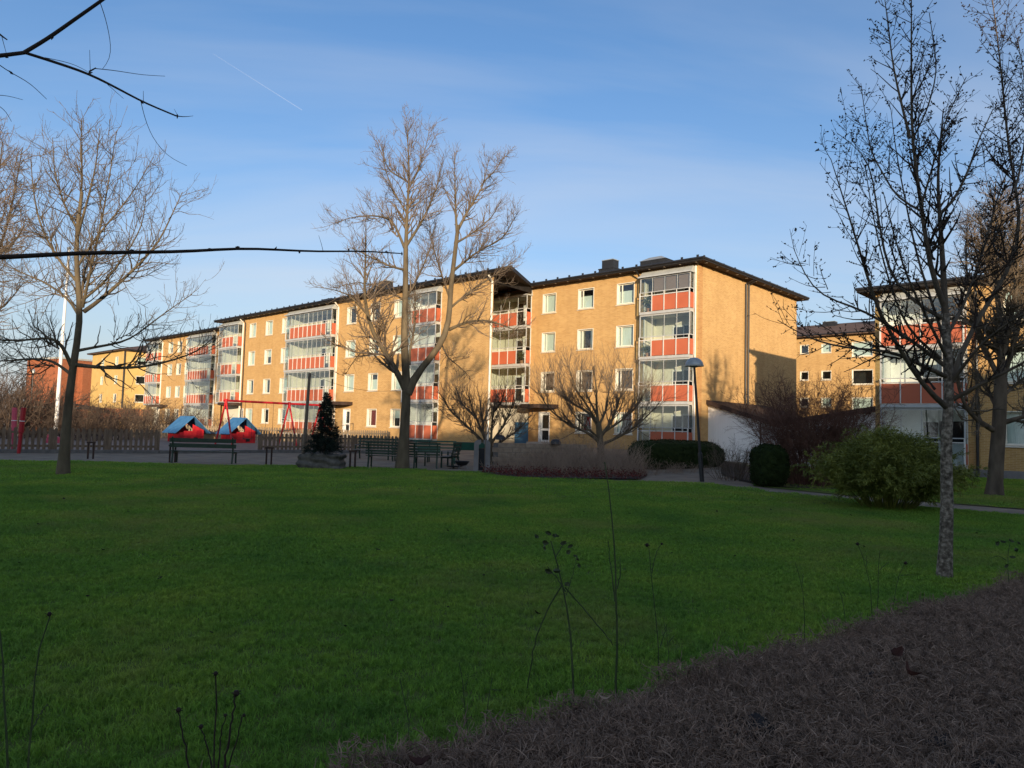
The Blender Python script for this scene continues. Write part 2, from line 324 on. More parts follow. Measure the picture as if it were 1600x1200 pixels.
def tubes(P, R, sides):
    """P (N,k,3) centre lines, R (N,k) radii -> verts, quads"""
    N, k, _ = P.shape
    T = norm(np.gradient(P, axis=1)); ref = norm(rng.normal(size=(N, 1, 3))); U = norm(np.cross(T, ref)); W = np.cross(T, U)
    a = np.arange(sides) * 2 * np.pi / sides
    V = P[:, :, None, :] + R[:, :, None, None] * (np.cos(a)[None, None, :, None] * U[:, :, None, :] + np.sin(a)[None, None, :, None] * W[:, :, None, :])
    idx = np.arange(N * k * sides).reshape(N, k, sides)
    n2 = np.roll(idx, -1, axis=2)
    Q = np.stack([idx[:, :-1], n2[:, :-1], n2[:, 1:], idx[:, 1:]], axis=-1).reshape(-1, 4)
    return V.reshape(-1, 3), Q
def join(parts):
    Vs, Qs, o = [], [], 0
    for V, Q in parts:
        Vs.append(V); Qs.append(Q + o); o += len(V)
    return np.concatenate(Vs), np.concatenate(Qs)
def resample(pts, k):
    pts = np.asarray(pts, float); d = np.r_[0, np.cumsum(np.linalg.norm(np.diff(pts, axis=0), axis=1))]
    t = np.linspace(0, d[-1], k); out = np.stack([np.interp(t, d, pts[:, i]) for i in range(3)], 1)
    for _ in range(2): out[1:-1] = 0.25 * out[:-2] + 0.5 * out[1:-1] + 0.25 * out[2:]
    return out
def grow(P, R, n, k, angle, ratio, lim, trop=0.0, wander=0.25, rr=0.55, rmin=0.003, tmin=0.2, rtip=0.35, taper_len=0.55, up0=0.0):
    """n side branches on the parent branches P (N,kp,3): returns their centre lines and radii"""
    N, kp, _ = P.shape
    seg = np.linalg.norm(np.diff(P, axis=1), axis=2); L = seg.sum(1)
    w = L / L.sum(); pi = rng.choice(N, n, p=w); t = tmin + (1 - tmin) * rng.random(n)
    f = t * (kp - 1); i0 = np.minimum(f.astype(int), kp - 2); fr = (f - i0)[:, None]
    pos = P[pi, i0] * (1 - fr) + P[pi, i0 + 1] * fr; T = norm(P[pi, i0 + 1] - P[pi, i0])
    pr = R[pi, i0] * (1 - fr[:, 0]) + R[pi, i0 + 1] * fr[:, 0]
    perp = norm(np.cross(T, norm(rng.normal(size=(n, 3))))); perp = norm(perp + np.array([0, 0, up0]))
    A = np.radians(rng.uniform(angle[0], angle[1], n))[:, None]
    D = norm(np.cos(A) * T + np.sin(A) * perp)
    ln = np.clip(L[pi] * ratio * (1 - taper_len * t) * rng.uniform(0.6, 1.25, n), lim[0], lim[1])
    out = np.zeros((n, k, 3)); out[:, 0] = pos; st = (ln / (k - 1))[:, None]
    for j in range(1, k):
        D = norm(D + rng.normal(size=(n, 3)) * wander + np.array([0, 0, trop])); out[:, j] = out[:, j - 1] + D * st
    r0 = np.maximum(np.minimum(pr * rr, pr * 0.9), rmin)
    rad = r0[:, None] * np.linspace(1, rtip, k)[None, :]; rad = np.maximum(rad, rmin * 0.6)
    return out, rad
def leaf_quads(pos, d, ln, wd, nrm=None):
    """pointed leaves (4-corner, slightly folded)"""
    n = len(pos); d = norm(d); s = norm(np.cross(d, norm(rng.normal(size=(n, 3))) if nrm is None else nrm)); u = np.cross(s, d)
    ln = np.broadcast_to(np.asarray(ln, float), (n,))[:, None]; wd = np.broadcast_to(np.asarray(wd, float), (n,))[:, None]
    a = pos; b = pos + d * ln * 0.45 + s * wd * 0.5 + u * wd * 0.15; c = pos + d * ln; e = pos + d * ln * 0.45 - s * wd * 0.5 + u * wd * 0.15
    V = np.stack([a, b, c, e], 1).reshape(-1, 3); return V, np.arange(4 * n).reshape(-1, 4)
def scatter(name, pts, rots, scls, protos, parent=None, pick=None, tilt=None):
    """instances of small prototype meshes on points (geometry nodes), for uncountable stuff only"""
    me = bpy.data.meshes.new(name); me.vertices.add(len(pts)); me.vertices.foreach_set('co', np.asarray(pts, np.float32).ravel())
    rv = np.zeros((len(pts), 3), np.float32); rv[:, 2] = rots
    if tilt is not None: rv[:, :2] = tilt
    a = me.attributes.new('rotv', 'FLOAT_VECTOR', 'POINT'); a.data.foreach_set('vector', rv.ravel())
    b = me.attributes.new('scl', 'FLOAT', 'POINT'); b.data.foreach_set('value', np.asarray(scls, np.float32))
    c = me.attributes.new('pid', 'INT', 'POINT'); c.data.foreach_set('value', np.asarray(pick if pick is not None else rng.integers(0, len(protos), len(pts)), np.int32))
    o = link(name, me, parent)
    ng = bpy.data.node_groups.new(name + '_nodes', 'GeometryNodeTree')
    ng.interface.new_socket('Geometry', in_out='INPUT', socket_type='NodeSocketGeometry'); ng.interface.new_socket('Geometry', in_out='OUTPUT', socket_type='NodeSocketGeometry')
    gi, go = ng.nodes.new('NodeGroupInput'), ng.nodes.new('NodeGroupOutput')
    iop = ng.nodes.new('GeometryNodeInstanceOnPoints'); jn = ng.nodes.new('GeometryNodeJoinGeometry')
    for p in reversed(protos):
        oi = ng.nodes.new('GeometryNodeObjectInfo'); oi.inputs['Object'].default_value = p; oi.inputs['As Instance'].default_value = True
        ng.links.new(oi.outputs['Geometry'], jn.inputs[0])
    def attr(nm, ty):
        n = ng.nodes.new('GeometryNodeInputNamedAttribute'); n.data_type = ty; n.inputs['Name'].default_value = nm; return n.outputs['Attribute']
    ng.links.new(gi.outputs[0], iop.inputs['Points']); ng.links.new(jn.outputs[0], iop.inputs['Instance'])
    iop.inputs['Pick Instance'].default_value = True
    ng.links.new(attr('pid', 'INT'), iop.inputs['Instance Index'])
    e2r = ng.nodes.new('FunctionNodeEulerToRotation'); ng.links.new(attr('rotv', 'FLOAT_VECTOR'), e2r.inputs[0]); ng.links.new(e2r.outputs[0], iop.inputs['Rotation'])
    ng.links.new(attr('scl', 'FLOAT'), iop.inputs['Scale']); ng.links.new(iop.outputs[0], go.inputs[0])
    md = o.modifiers.new('scatter', 'NODES'); md.node_group = ng
    return o
# ------------------------------------------------------------------ the ground
ANG = math.radians(136.8)
DV = np.array([math.cos(ANG), math.sin(ANG)]); NV = np.array([-DV[1], DV[0]])
OA = np.array([10.94, 42.21]); OB = np.array([-1.386, 47.19]); OC = np.array([-33.5, 80.75]); OD = np.array([17.73, 34.91]); OF = np.array([29.0, 77.0])
def sstep(a, b, x):
    t = np.clip((x - a) / (b - a), 0, 1); return t * t * (3 - 2 * t)
def hz(x, y):
    x = np.asarray(x, float); y = np.asarray(y, float)
    dist = (x - OA[0]) * NV[0] + (y - OA[1]) * NV[1]
    a = 0.45 * (1 - sstep(4, 14, dist)) * (1 - sstep(8.5, 13, x))
    b = 0.16 * sstep(35, 45, y) * (1 - sstep(-12, -6, x))
    return np.maximum(a, b)
def sheet(name, xs, ys, mat, dz=0.0):
    X, Y = np.meshgrid(xs, ys); V = np.stack([X, Y, hz(X, Y) + dz], -1).reshape(-1, 3); nx = len(xs)
    i, j = np.meshgrid(np.arange(nx - 1), np.arange(len(ys) - 1)); a = (j * nx + i).ravel()
    Q = np.stack([a, a + 1, a + 1 + nx, a + nx], 1)
    return link(name, mesh_arrays(name, V, Q, mat, True))
def axis(lo, hi, fine0, fine1, st):
    c = [lo]; 
    while c[-1] < fine0 - 20: c.append(c[-1] + max(12, abs(c[-1]) * 0.25))
    c += list(np.arange(fine0, fine1, st)); 
    while c[-1] < hi: c.append(c[-1] + max(12, abs(c[-1]) * 0.25))
    return np.array(sorted(set(np.round(c, 3))))
tag(sheet('ground', axis(-900, 900, -60, 60, 1.5), axis(-300, 1500, -10, 110, 1.5), M['asphalt']), kind='structure')
def poly_sheet(name, pts, mat, dz, fine=1.2, zfun=hz):
    """flat polygon cut into small pieces that follow the ground"""
    bm = bmesh.new(); vs = [bm.verts.new((p[0], p[1], 0)) for p in pts]; bm.faces.new(vs)
    lo = np.min(np.array(pts)[:, :2], 0); hi = np.max(np.array(pts)[:, :2], 0)
    for ax in (0, 1):
        for c in np.arange(lo[ax] + fine, hi[ax], fine):
            no = (1, 0, 0) if ax == 0 else (0, 1, 0); co = (c, 0, 0) if ax == 0 else (0, c, 0)
            bmesh.ops.bisect_plane(bm, geom=bm.verts[:] + bm.edges[:] + bm.faces[:], plane_co=co, plane_no=no)
    for v in bm.verts: v.co.z = float(zfun(v.co.x, v.co.y)) + dz
    bmesh.ops.recalc_face_normals(bm, faces=bm.faces[:])
    for f in bm.faces:
        if f.normal.z < 0: f.normal_flip()
    me = bpy.data.meshes.new(name); bm.to_mesh(me); bm.free(); me.materials.append(mat); return link(name, me)
def g2(x, y, z=0.0): p = gnd(x, y, z); return (p[0], p[1])
edge_px = [(0, 720), (120, 722), (260, 725), (360, 727), (460, 728), (560, 731.5), (650, 734), (740, 737.5), (765, 743), (840, 748.5), (920, 750.5), (1000, 752), (1060, 755), (1130, 757.5), (1172, 766), (1290, 778), (1440, 792), (1600, 806)]
far_edge = [g2(x, y) for x, y in edge_px]
LAWN = [(-34, 21.0)] + far_edge + [(20, 9.6), (26, 5.0), (26, -6), (-34, -6)]
tag(poly_sheet('lawn', LAWN, M['lawn'], 0.02), kind='structure')
LAWN2 = [g2(1176, 760), g2(1290, 771.5), g2(1440, 784), g2(1600, 796.5), (21, 10.8), (30, 4.5), (34, 14), (27, 26.2), (20.5, 32), (16.2, 35.2), (13.8, 37.6), (10.6, 33.5), (9.2, 27)]
tag(poly_sheet('lawn_strip', LAWN2, M['lawn'], 0.02), kind='structure')
pg = [(-60, 33.2), (-22, 31.2), (-16.6, 34.2), (-13.0, 37.3), (-6.6, 41.2), (-8.0, 47.5), (-16, 53), (-26, 62), (-45, 64), (-70, 60)]
tag(poly_sheet('playground', pg, M['gravel'], 0.006), kind='structure')
bed_px = [(752, 741), (800, 747), (860, 749.5), (930, 750), (1000, 751), (1012, 744)]
BED = [g2(x, y - 0.6) for x, y in bed_px] + [(5.3, 29.5), (4.5, 33.5), (1.5, 34), (-0.7, 31)]
tag(poly_sheet('planting_bed', BED, M['soil'], 0.05), kind='structure')
BED2 = [(8.0, 22.6), (9.5, 21.9), (12.6, 22.4), (14, 26), (12.6, 33), (10.2, 34.5), (8.2, 28)]
tag(poly_sheet('shrub_bed', BED2, M['soil'], 0.045), kind='structure')
# kerb between path and playground: stones laid end to end
kerb = empty('playground_kerb', (0, 0, 0), 0, 'low dark stone kerb along the path below the picket fences', 'kerb')
kp = [np.array(p) for p in ((-26.5, 27.6), (-21.9, 30.3), (-16.4, 33.6), (-12.9, 36.8), (-6.6, 40.3))]
for a, b in zip(kp[:-1], kp[1:]):
    n = max(1, int(np.linalg.norm(b - a) / 1.0)); th = math.atan2(b[1] - a[1], b[0] - a[0]); st = np.linalg.norm(b - a) / n
    for i in range(n):
        c = a + (b - a) * (i + 0.5) / n
        cbox('kerb_stone', round(st - 0.012, 2), 0.30, 0.17 + 0.0 * i, M['kerb'], kerb, (c[0], c[1], float(hz(c[0], c[1])) - 0.02 + random.uniform(-0.006, 0.006)), (0, 0, th))

# ------------------------------------------------------------------ buildings
def wall(mb, p0, p1, z0, z1, holes=(), u_off=0.0):
    """vertical wall from p0 to p1 (local x,y) with rectangular holes (u0,u1,z0,z1)"""
    p0, p1 = np.array(p0, float), np.array(p1, float); L = np.linalg.norm(p1 - p0); d = (p1 - p0) / L
    us = sorted({0.0, L} | {float(np.clip(h[i], 0, L)) for h in holes for i in (0, 1)}); zs = sorted({z0, z1} | {float(np.clip(h[i], z0, z1)) for h in holes for i in (2, 3)})
    for a, b in zip(us[:-1], us[1:]):
        for c, e in zip(zs[:-1], zs[1:]):
            um, zm = (a + b) / 2, (c + e) / 2
            if any(h[0] < um < h[1] and h[2] < zm < h[3] for h in holes): continue
            A, B = p0 + d * a, p0 + d * b
            mb.quad((A[0], A[1], c), (B[0], B[1], c), (B[0], B[1], e), (A[0], A[1], e), uv=[(a + u_off, c), (b + u_off, c), (b + u_off, e), (a + u_off, e)])
_win = {}
def window(parent, uc, z0, w, h, style=0, deep=0.20, mull=0.24, rot=0.0, loc=None, name='window'):
    key = (round(w, 2), round(h, 2), round(deep, 2), mull)
    if key not in _win:
        b = MB(); x = w / 2; t = 0.045
        for bx in ((-x, -x + t), (x - t, x)): b.box(bx[0], bx[1], -deep, 0.018, 0, h)
        b.box(-x + t, x - t, -deep, 0.018, h - t, h); b.box(-x + t, x - t, -deep, 0.018, 0, t * 0.7)
        f = 0.065; y0, y1 = -deep + 0.01, -deep + 0.07; xi = x - t
        b.box(-xi, -xi + f, y0, y1, t * 0.7, h - t); b.box(xi - f, xi, y0, y1, t * 0.7, h - t)
        b.box(-xi + f, xi - f, y0, y1, h - t - f, h - t); b.box(-xi + f, xi - f, y0, y1, t * 0.7, t * 0.7 + f)
        if mull: b.box(x - w * mull - 0.035, x - w * mull + 0.035, y0, y1 - 0.004, t * 0.7 + f, h - t - f)
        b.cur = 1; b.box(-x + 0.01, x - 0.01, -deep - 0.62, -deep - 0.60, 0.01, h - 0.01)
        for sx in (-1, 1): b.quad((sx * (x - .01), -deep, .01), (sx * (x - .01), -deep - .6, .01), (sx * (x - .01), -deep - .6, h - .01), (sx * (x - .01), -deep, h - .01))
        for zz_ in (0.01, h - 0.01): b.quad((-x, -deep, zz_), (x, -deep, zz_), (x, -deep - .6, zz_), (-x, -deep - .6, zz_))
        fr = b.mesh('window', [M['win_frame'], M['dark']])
        p = MB(); p.quad((-xi, -deep + 0.03, 0.03), (xi, -deep + 0.03, 0.03), (xi, -deep + 0.03, h - 0.04), (-xi, -deep + 0.03, h - 0.04)); pm = p.mesh('pane', M['pane'])
        s = MB(); s.hexa([(-x - 0.05, -0.02, -0.06), (x + 0.05, -0.02, -0.06), (x + 0.05, 0.075, -0.075), (-x - 0.05, 0.075, -0.075), (-x - 0.05, -0.02, -0.012), (x + 0.05, -0.02, -0.012), (x + 0.05, 0.075, -0.04), (-x - 0.05, 0.075, -0.04)]); sm = s.mesh('sill', M['win_frame'])
        _win[key] = (fr, pm, sm)
    fr, pm, sm = _win[key]
    o = link(name, fr, parent, loc if loc is not None else (uc, 0, z0), (0, 0, rot))
    link('pane', pm, o); link('sill', sm, o)
    y = -deep - 0.06
    if style == 1: cbox('curtain', w - 0.12, 0.02, h - 0.1, M['curtain'], o, (0, y, 0.05))
    elif style == 2: cbox('curtain', w - 0.12, 0.02, (h - 0.1) * 0.66, M['curtain'], o, (0, y, 0.05))
    elif style == 3: cbox('curtain', w * 0.28, 0.02, h - 0.1, M['curtain'], o, (w * 0.33, y, 0.05))
    elif style == 4: cbox('curtain', w - 0.12, 0.02, h - 0.1, M['curtain_red'], o, (0, y, 0.05))
    elif style == 5:
        cbox('curtain', w * 0.24, 0.02, h - 0.1, M['curtain'], o, (w * 0.34, y, 0.05)); cbox('curtain', w * 0.24, 0.02, h - 0.1, M['curtain'], o, (-w * 0.34, y, 0.05))
    elif style == 6: cbox('blind', w - 0.12, 0.02, (h - 0.1) * 0.5, M['curtain'], o, (0, y, 0.05 + (h - 0.1) * 0.5))
    return o
def prism(mb, pts, z0, z1):
    n = len(pts)
    for i in range(n):
        a, b = pts[i], pts[(i + 1) % n]; L = math.dist(a, b)
        mb.quad((*a, z0), (*b, z0), (*b, z1), (*a, z1), uv=[(0, z0), (L, z0), (L, z1), (0, z1)])
def face(mb, pts):
    i = len(mb.v); mb.v += [tuple(p) for p in pts]; mb.f.append(tuple(range(i, i + len(pts)))); mb.uv += [(p[0], p[1]) for p in pts]; mb.mi.append(mb.cur)
def balcony(parent, u0, u1, zf, cells, ext=0.55, deep=1.25, storey=2.78, top=False, sides=('c', 'r'), door=True, panel_h=0.93, blind=None, panel='panel', inner='cream', ground=False, bare=False):
    """glazed balcony half set into the wall: slab > inner walls, panels, panes, posts, rails, door"""
    th = 0.20; zc = zf + storey - th
    b = MB(); b.box(u0, u1, -deep, ext, zf - th, zf)
    o = b.build('balcony', M['slab'], parent)
    w = MB()
    w.quad((u0, -deep, zf), (u1, -deep, zf), (u1, -deep, zc), (u0, -deep, zc)); w.quad((u0 + .004, -deep, zf), (u0 + .004, 0, zf), (u0 + .004, 0, zc), (u0 + .004, -deep, zc))
    w.quad((u1 - .004, -deep, zf), (u1 - .004, 0, zf), (u1 - .004, 0, zc), (u1 - .004, -deep, zc)); w.quad((u0, -deep, zc - .002), (u1, -deep, zc - .002), (u1, 0, zc - .002), (u0, 0, zc - .002))
    w.build('loggia_wall', M[inner], o)
    if door:
        W = u1 - u0; uc = u0 + W * 0.5
        cbox('balcony_door', 0.85, 0.05, 2.05, M['white'], o, (uc, -deep + 0.03, zf)); cbox('door_glass', 0.62, 0.02, 1.75, M['dark'], o, (uc, -deep + 0.065, zf + 0.2))
        cbox('loggia_window', min(1.5, W * 0.36), 0.05, 1.25, M['white'], o, (u0 + W * 0.22, -deep + 0.03, zf + 0.85)); cbox('window_glass', min(1.3, W * 0.36 - .16), 0.02, 1.05, M['dark'], o, (u0 + W * 0.22, -deep + 0.065, zf + 0.95))
    n = len(cells); cw = (u1 - u0) / n; y = ext - 0.03
    if not ground: cbox('edge_bar', u1 - u0 + 0.02, 0.05, 0.13, M['alu'], o, ((u0 + u1) / 2, ext + 0.028, zf - 0.17))
    for i, c in enumerate(cells):
        uc = u1 - (i + 0.5) * cw
        if c == 'r': cbox('panel', cw - 0.05, 0.02, panel_h, M[panel], o, (uc, y + 0.012, zf + 0.03))
        else: cbox('clear_panel', cw - 0.05, 0.012, panel_h, M['glass'], o, (uc, y + 0.012, zf + 0.03))
        if not bare: cbox('glass_pane', cw - 0.035, 0.012, storey - th - 1.22 - 0.06, M['glass'], o, (uc, y - 0.03, zf + 1.22))
        if blind and i in blind: cbox('blind', cw - 0.06, 0.01, storey - th - 1.3, M['curtain_brown'], o, (uc, y - 0.12, zf + 1.2))
    for i in range(n + 1):
        uu = u1 - i * cw; thick = i in (0, n) or (n > 6 and i == n // 2)
        cbox('post', 0.07 if thick else 0.045, 0.04, 1.2, M['frame'], o, (uu, y + 0.045, zf))
        if not bare: cbox('glazing_bar', 0.07 if thick else 0.028, 0.03, storey - th - 1.24, M['alu'], o, (uu, y - 0.03, zf + 1.22))
    cbox('rail', u1 - u0, 0.05, 0.045, M['alu'], o, ((u0 + u1) / 2, y + 0.03, zf + 1.18)); cbox('rail', u1 - u0, 0.03, 0.05, M['frame'], o, ((u0 + u1) / 2, y + 0.02, zf + 0.98))
    if not bare: cbox('head_rail', u1 - u0, 0.05, 0.07, M['alu'], o, ((u0 + u1) / 2, y - 0.02, zc - 0.075))
    for uu, s in ((u1, sides[0]), (u0, sides[1])):
        cbox('panel' if s == 'r' else 'clear_panel', 0.018, ext - 0.12, panel_h, M[panel] if s == 'r' else M['glass'], o, (uu, ext / 2 - 0.03, zf + 0.03))
        if not bare: cbox('glass_pane', 0.012, ext - 0.1, storey - th - 1.28, M['glass'], o, (uu, ext / 2 - 0.03, zf + 1.22))
        cbox('rail', 0.045, ext - 0.05, 0.045, M['alu'], o, (uu, ext / 2, zf + 1.18))
        cbox('wall_post', 0.06, 0.05, storey - th, M['frame'], o, (uu, 0.03, zf))
    if top:
        k = MB(); z = zc - 0.02; e = ext + 0.12
        k.hexa([(u0 - .12, -0.0, z), (u1 + .12, 0, z), (u1 + .12, e, z), (u0 - .12, e, z), (u0 - .05, 0, z + .42), (u1 + .05, 0, z + .42), (u1 + .05, e - .42, z + .42), (u0 - .05, e - .42, z + .42)])
        k2 = k.build('balcony_roof', M['flash'], o)
        cbox('head_bar', u1 - u0 + .2, 0.04, 0.07, M['alu'], o, ((u0 + u1) / 2, e + .02, z + 0.0))
    return o
def rafters(roof, p0, p1, inward, z, step, L=0.5):
    """pale rafter ends under the eave, snow guards on its edge"""
    p0, p1 = np.array(p0), np.array(p1); n = int(np.linalg.norm(p1 - p0) / step); th = math.atan2(p1[1] - p0[1], p1[0] - p0[0]); inward = np.array(inward)
    for i in range(n):
        c = p0 + (p1 - p0) * (i + 0.5) / n
        q = c + inward * 0.17; cbox('rafter_end', 0.07, 0.14, 0.05, M['wood'], roof, (q[0], q[1], z - 0.056), (0, 0, th))
        if i % 1 == 0:
            q = c + inward * (0.30 + 0.05 * (i % 3)); cbox('snow_guard', 0.14, 0.05, 0.13, M['black'], roof, (q[0] , q[1], z + 0.27 + (0.30 + 0.05 * (i % 3)) * 0.14), (0, 0, th))
def hip_roof(parent, x0, x1, y0, y1, z, over=0.65, pitch=0.14, mat='roof', fascia=0.24):
    x0, x1, y0, y1 = x0 - over, x1 + over, y0 - over, y1 + over
    b = MB(); h = (y1 - y0) / 2; zt = z + fascia; zr = zt + h * pitch; ym = (y0 + y1) / 2
    c = [(x0, y0), (x1, y0), (x1, y1), (x0, y1)]; prism(b, c, z, zt)
    A, B_ = (x0 + h, ym, zr), (x1 - h, ym, zr)
    t = [(*p, zt) for p in c]
    face(b, [t[0], t[1], B_, A]); face(b, [t[2], t[3], A, B_]); face(b, [t[1], t[2], B_]); face(b, [t[3], t[0], A])
    b.cur = 1; face(b, [(*c[3], z), (*c[2], z), (*c[1], z), (*c[0], z)])
    r = b.build('roof', [M[mat], M['soffit']], parent)
    # metal gutter along the eave
    g = MB()
    for p, q in ((c[3], c[2]), (c[0], c[3]), (c[1], c[2])): g.tube([(*p, zt - 0.08), (*q, zt - 0.08)], 0.075, 8)
    g.build('gutter', M['black'], r)
    return r
def pipe(parent, pts, r, mat, name='downpipe'):
    b = MB(); b.tube(pts, r, 8); return b.build(name, mat, parent, smooth=True)
FLOOR = 2.78
def apartment(name, label, o, walls_poly, stacks, wins, heads, zb, zt, gf_door=None, extra_holes=()):
    root = empty(name, (o[0], o[1], 0), ANG, label, 'building')
    mb = MB(); holes = []
    xs = [p[0] for p in walls_poly if abs(p[1]) < 1e-6]; xa, xb = min(xs), max(xs)
    for (a, b_, hs) in wins:
        for k in hs: holes.append((a - xa, b_ - xa, heads[k] - 1.38, heads[k]))
    for s in stacks: holes.append((s['u0'] - xa, s['u1'] - xa, s['z0'], s['z1']))
    for h in extra_holes: holes.append((h[0] - xa, h[1] - xa, h[2], h[3]))
    wall(mb, (xa, 0), (xb, 0), zb, zt, holes)
    rest = [p for p in walls_poly]
    for i in range(len(rest)):
        a, b_ = rest[i], rest[(i + 1) % len(rest)]
        if abs(a[1]) < 1e-6 and abs(b_[1]) < 1e-6: continue
        wall(mb, a, b_, zb, zt, (), u_off=0.13)
    mb.build('wall', M['brick'], root)
    return root
styles = [1, 1, 6, 1, 5, 0, 3, 1, 2, 0, 1, 6, 3, 5, 1, 0]
def put_windows(root, wins, heads, seed, table=None):
    r = random.Random(seed)
    for ci, (a, b_, hs) in enumerate(wins):
        for k in hs:
            st = table.get((ci, k)) if table and (ci, k) in table else r.choice(styles)
            window(root, (a + b_) / 2, heads[k] - 1.38, b_ - a, 1.38, st)
HA = [2.82, 5.62, 8.41, 11.17]        # window heads per storey
FL = [0.68, 3.46, 6.24, 9.02]         # floor levels
# --- A: the nearest block, end wall towards the shed
winA = [(4.5, 5.86, (0, 1, 2, 3)), (7.7, 9.04, (0, 1, 2, 3)), (10.98, 12.22, (1, 2, 3))]
stA = [dict(u0=0.28, u1=3.72, z0=FL[0] - .2, z1=11.6), dict(u0=13.28, u1=17.6, z0=0.4, z1=11.6)]
A = apartment('apartment_building', 'yellow brick apartment block on the right with its end wall in full view', OA,
              [(0, 0), (22, 0), (22, -14.8), (0, -14.8)], stA, winA, HA, 0.30, 11.72, extra_holes=[(11.35, 12.3, 0.7, 2.75)])
put_windows(A, winA, HA, 3, {(0, 3): 2, (1, 3): 2, (2, 3): 1, (0, 2): 1, (1, 2): 5, (2, 2): 1, (0, 1): 0, (1, 1): 0, (2, 1): 0, (0, 0): 3, (1, 0): 0})
for k in range(4):
    balcony(A, 0.28, 3.72, FL[k], 'crrr', storey=(2.78 if k < 3 else 2.36), top=(k == 3), blind=(1, 2, 3) if k == 3 else None, ground=(k == 0))
for k in (1, 2, 3):
    balcony(A, 13.28, 17.6, FL[k], 'rrrrc', storey=(2.78 if k < 3 else 2.36), top=(k == 3), sides=('r', 'r'))
gw = MB(); gw.quad((13.28, -0.35, .3), (17.6, -0.35, .3), (17.6, -0.35, 3.3), (13.28, -0.35, 3.3)); gw.quad((13.282, -0.35, .3), (13.282, 0, .3), (13.282, 0, 3.3), (13.282, -0.35, 3.3)); gw.build('recessed_wall', M['cream'], A)
cbox('basement_door', 1.5, 0.06, 1.75, M['panel_blue'], A, (14.1, -0.29, 0.3))
# entrance door with round-fronted canopy
def entrance(root, u, z, w=0.9, h=2.05, canopy_u=None, cw=2.9, cz=3.05):
    d = MB(); d.box(u - w / 2, u + w / 2, -0.26, -0.20, z, z + h); d.box(u - w / 2 - .06, u - w / 2, -0.26, 0.02, z, z + h + .06); d.box(u + w / 2, u + w / 2 + .06, -0.26, 0.02, z, z + h + .06); d.box(u - w / 2, u + w / 2, -0.26, 0.02, z + h, z + h + .06)
    o = d.build('entrance_door', M['white'], root)
    cbox('door_glass', w - 0.3, 0.02, 0.95, M['pane'], o, (u, -0.185, z + 0.95)); cbox('door_panel', w - 0.3, 0.02, 0.65, M['dark'], o, (u, -0.188, z + 0.15))
    cbox('door_glass_back', w - 0.32, 0.01, 0.93, M['dark'], o, (u, -0.197, z + 0.96))
    cu = canopy_u if canopy_u is not None else u
    c = MB(); n = 12; pts = [(cu - cw / 2, 0)] + [(cu - cw / 2 * math.cos(math.pi * i / n), 0.55 + 0.85 * math.sin(math.pi * i / n)) for i in range(n + 1)] + [(cu + cw / 2, 0)]
    prism(c, pts, cz, cz + 0.26); face(c, [(*p, cz + 0.262) for p in pts]); face(c, [(*p, cz) for p in reversed(pts)])
    c.build('canopy', M['soffit'], root)
    cbox('step', w + 0.7, 0.9, 0.3, M['slab'], root, (u, 0.46, z - 0.3))
entrance(A, 11.82, 0.70, canopy_u=12.0)
rA = hip_roof(A, 0, 15.0, -14.8, 0, 11.72)
q = MB(); wall(q, (15.66, -.9), (22, -.9), 11.3, 12.0); q.build('roof_cladding', M['roof'], A)
rafters(rA, (-.65, .65), (15.5, .65), (0, -1), 11.72, 1.05); rafters(rA, (-.65, .65), (-.65, -15.4), (1, 0), 11.72, 1.25)
def chimney(roof, u, y, z, w, d, h, cap=True):
    b = MB(); b.box(u - w / 2, u + w / 2, y - d / 2, y + d / 2, z - .6, z + h * 0.5); b.box(u - w / 2 + .16, u + w / 2 - .16, y - d / 2 + .16, y + d / 2 - .16, z + h * .5, z + h)
    b.box(u - w / 2 - .03, u + w / 2 + .03, y - d / 2 - .03, y + d / 2 + .03, z + h * .5 - .06, z + h * .5)
    o = b.build('chimney', M['black'], roof)
    if cap: cbox('chimney_cap', w - .28, d - .28, 0.05, M['lamp_steel'], o, (u, y, z + h))
chimney(rA, 8.0, -2.2, 12.25, 1.25, 1.0, 1.15)
v = MB(); v.box(3.0, 4.9, -2.6, -1.2, 11.9, 12.72); v.build('roof_hatch', M['black'], rA)
v = MB(); v.hexa([(2.95, -2.65, 12.72), (4.95, -2.65, 12.72), (4.95, -1.15, 12.72), (2.95, -1.15, 12.72), (3.5, -2.3, 12.98), (4.4, -2.3, 12.98), (4.4, -1.5, 12.98), (3.5, -1.5, 12.98)]); v.build('skylight', M['lamp_steel'], rA)
pipe(A, [(3.98, .62, 11.68), (3.98, .10, 11.2), (3.98, .10, 0.5)], 0.055, M['black'])
pipe(A, [(-.62, -6.15, 11.7), (-.10, -6.15, 11.5), (-.10, -6.15, 3.6)], 0.06, M['black']); pipe(A, [(-.55, -6.55, 11.7), (-.10, -6.55, 11.5), (-.10, -6.55, 3.6)], 0.06, M['black'])
q = MB(); wall(q, (-0.006, 0.006), (-0.006, -.5), 0.3, 11.72); q.build('corner_brickwork', M['brick_quoin'], A)
cbox('corner_post', 0.06, 0.06, 11.2, M['white'], A, (0.16, 0.04, 0.4))
q = MB(); wall(q, (3.9, .02), (13.2, .02), -.1, 0.45); wall(q, (-.02, 0), (-.02, -14.8), -.4, 0.32); q.build('plinth', M['plinth'], A)
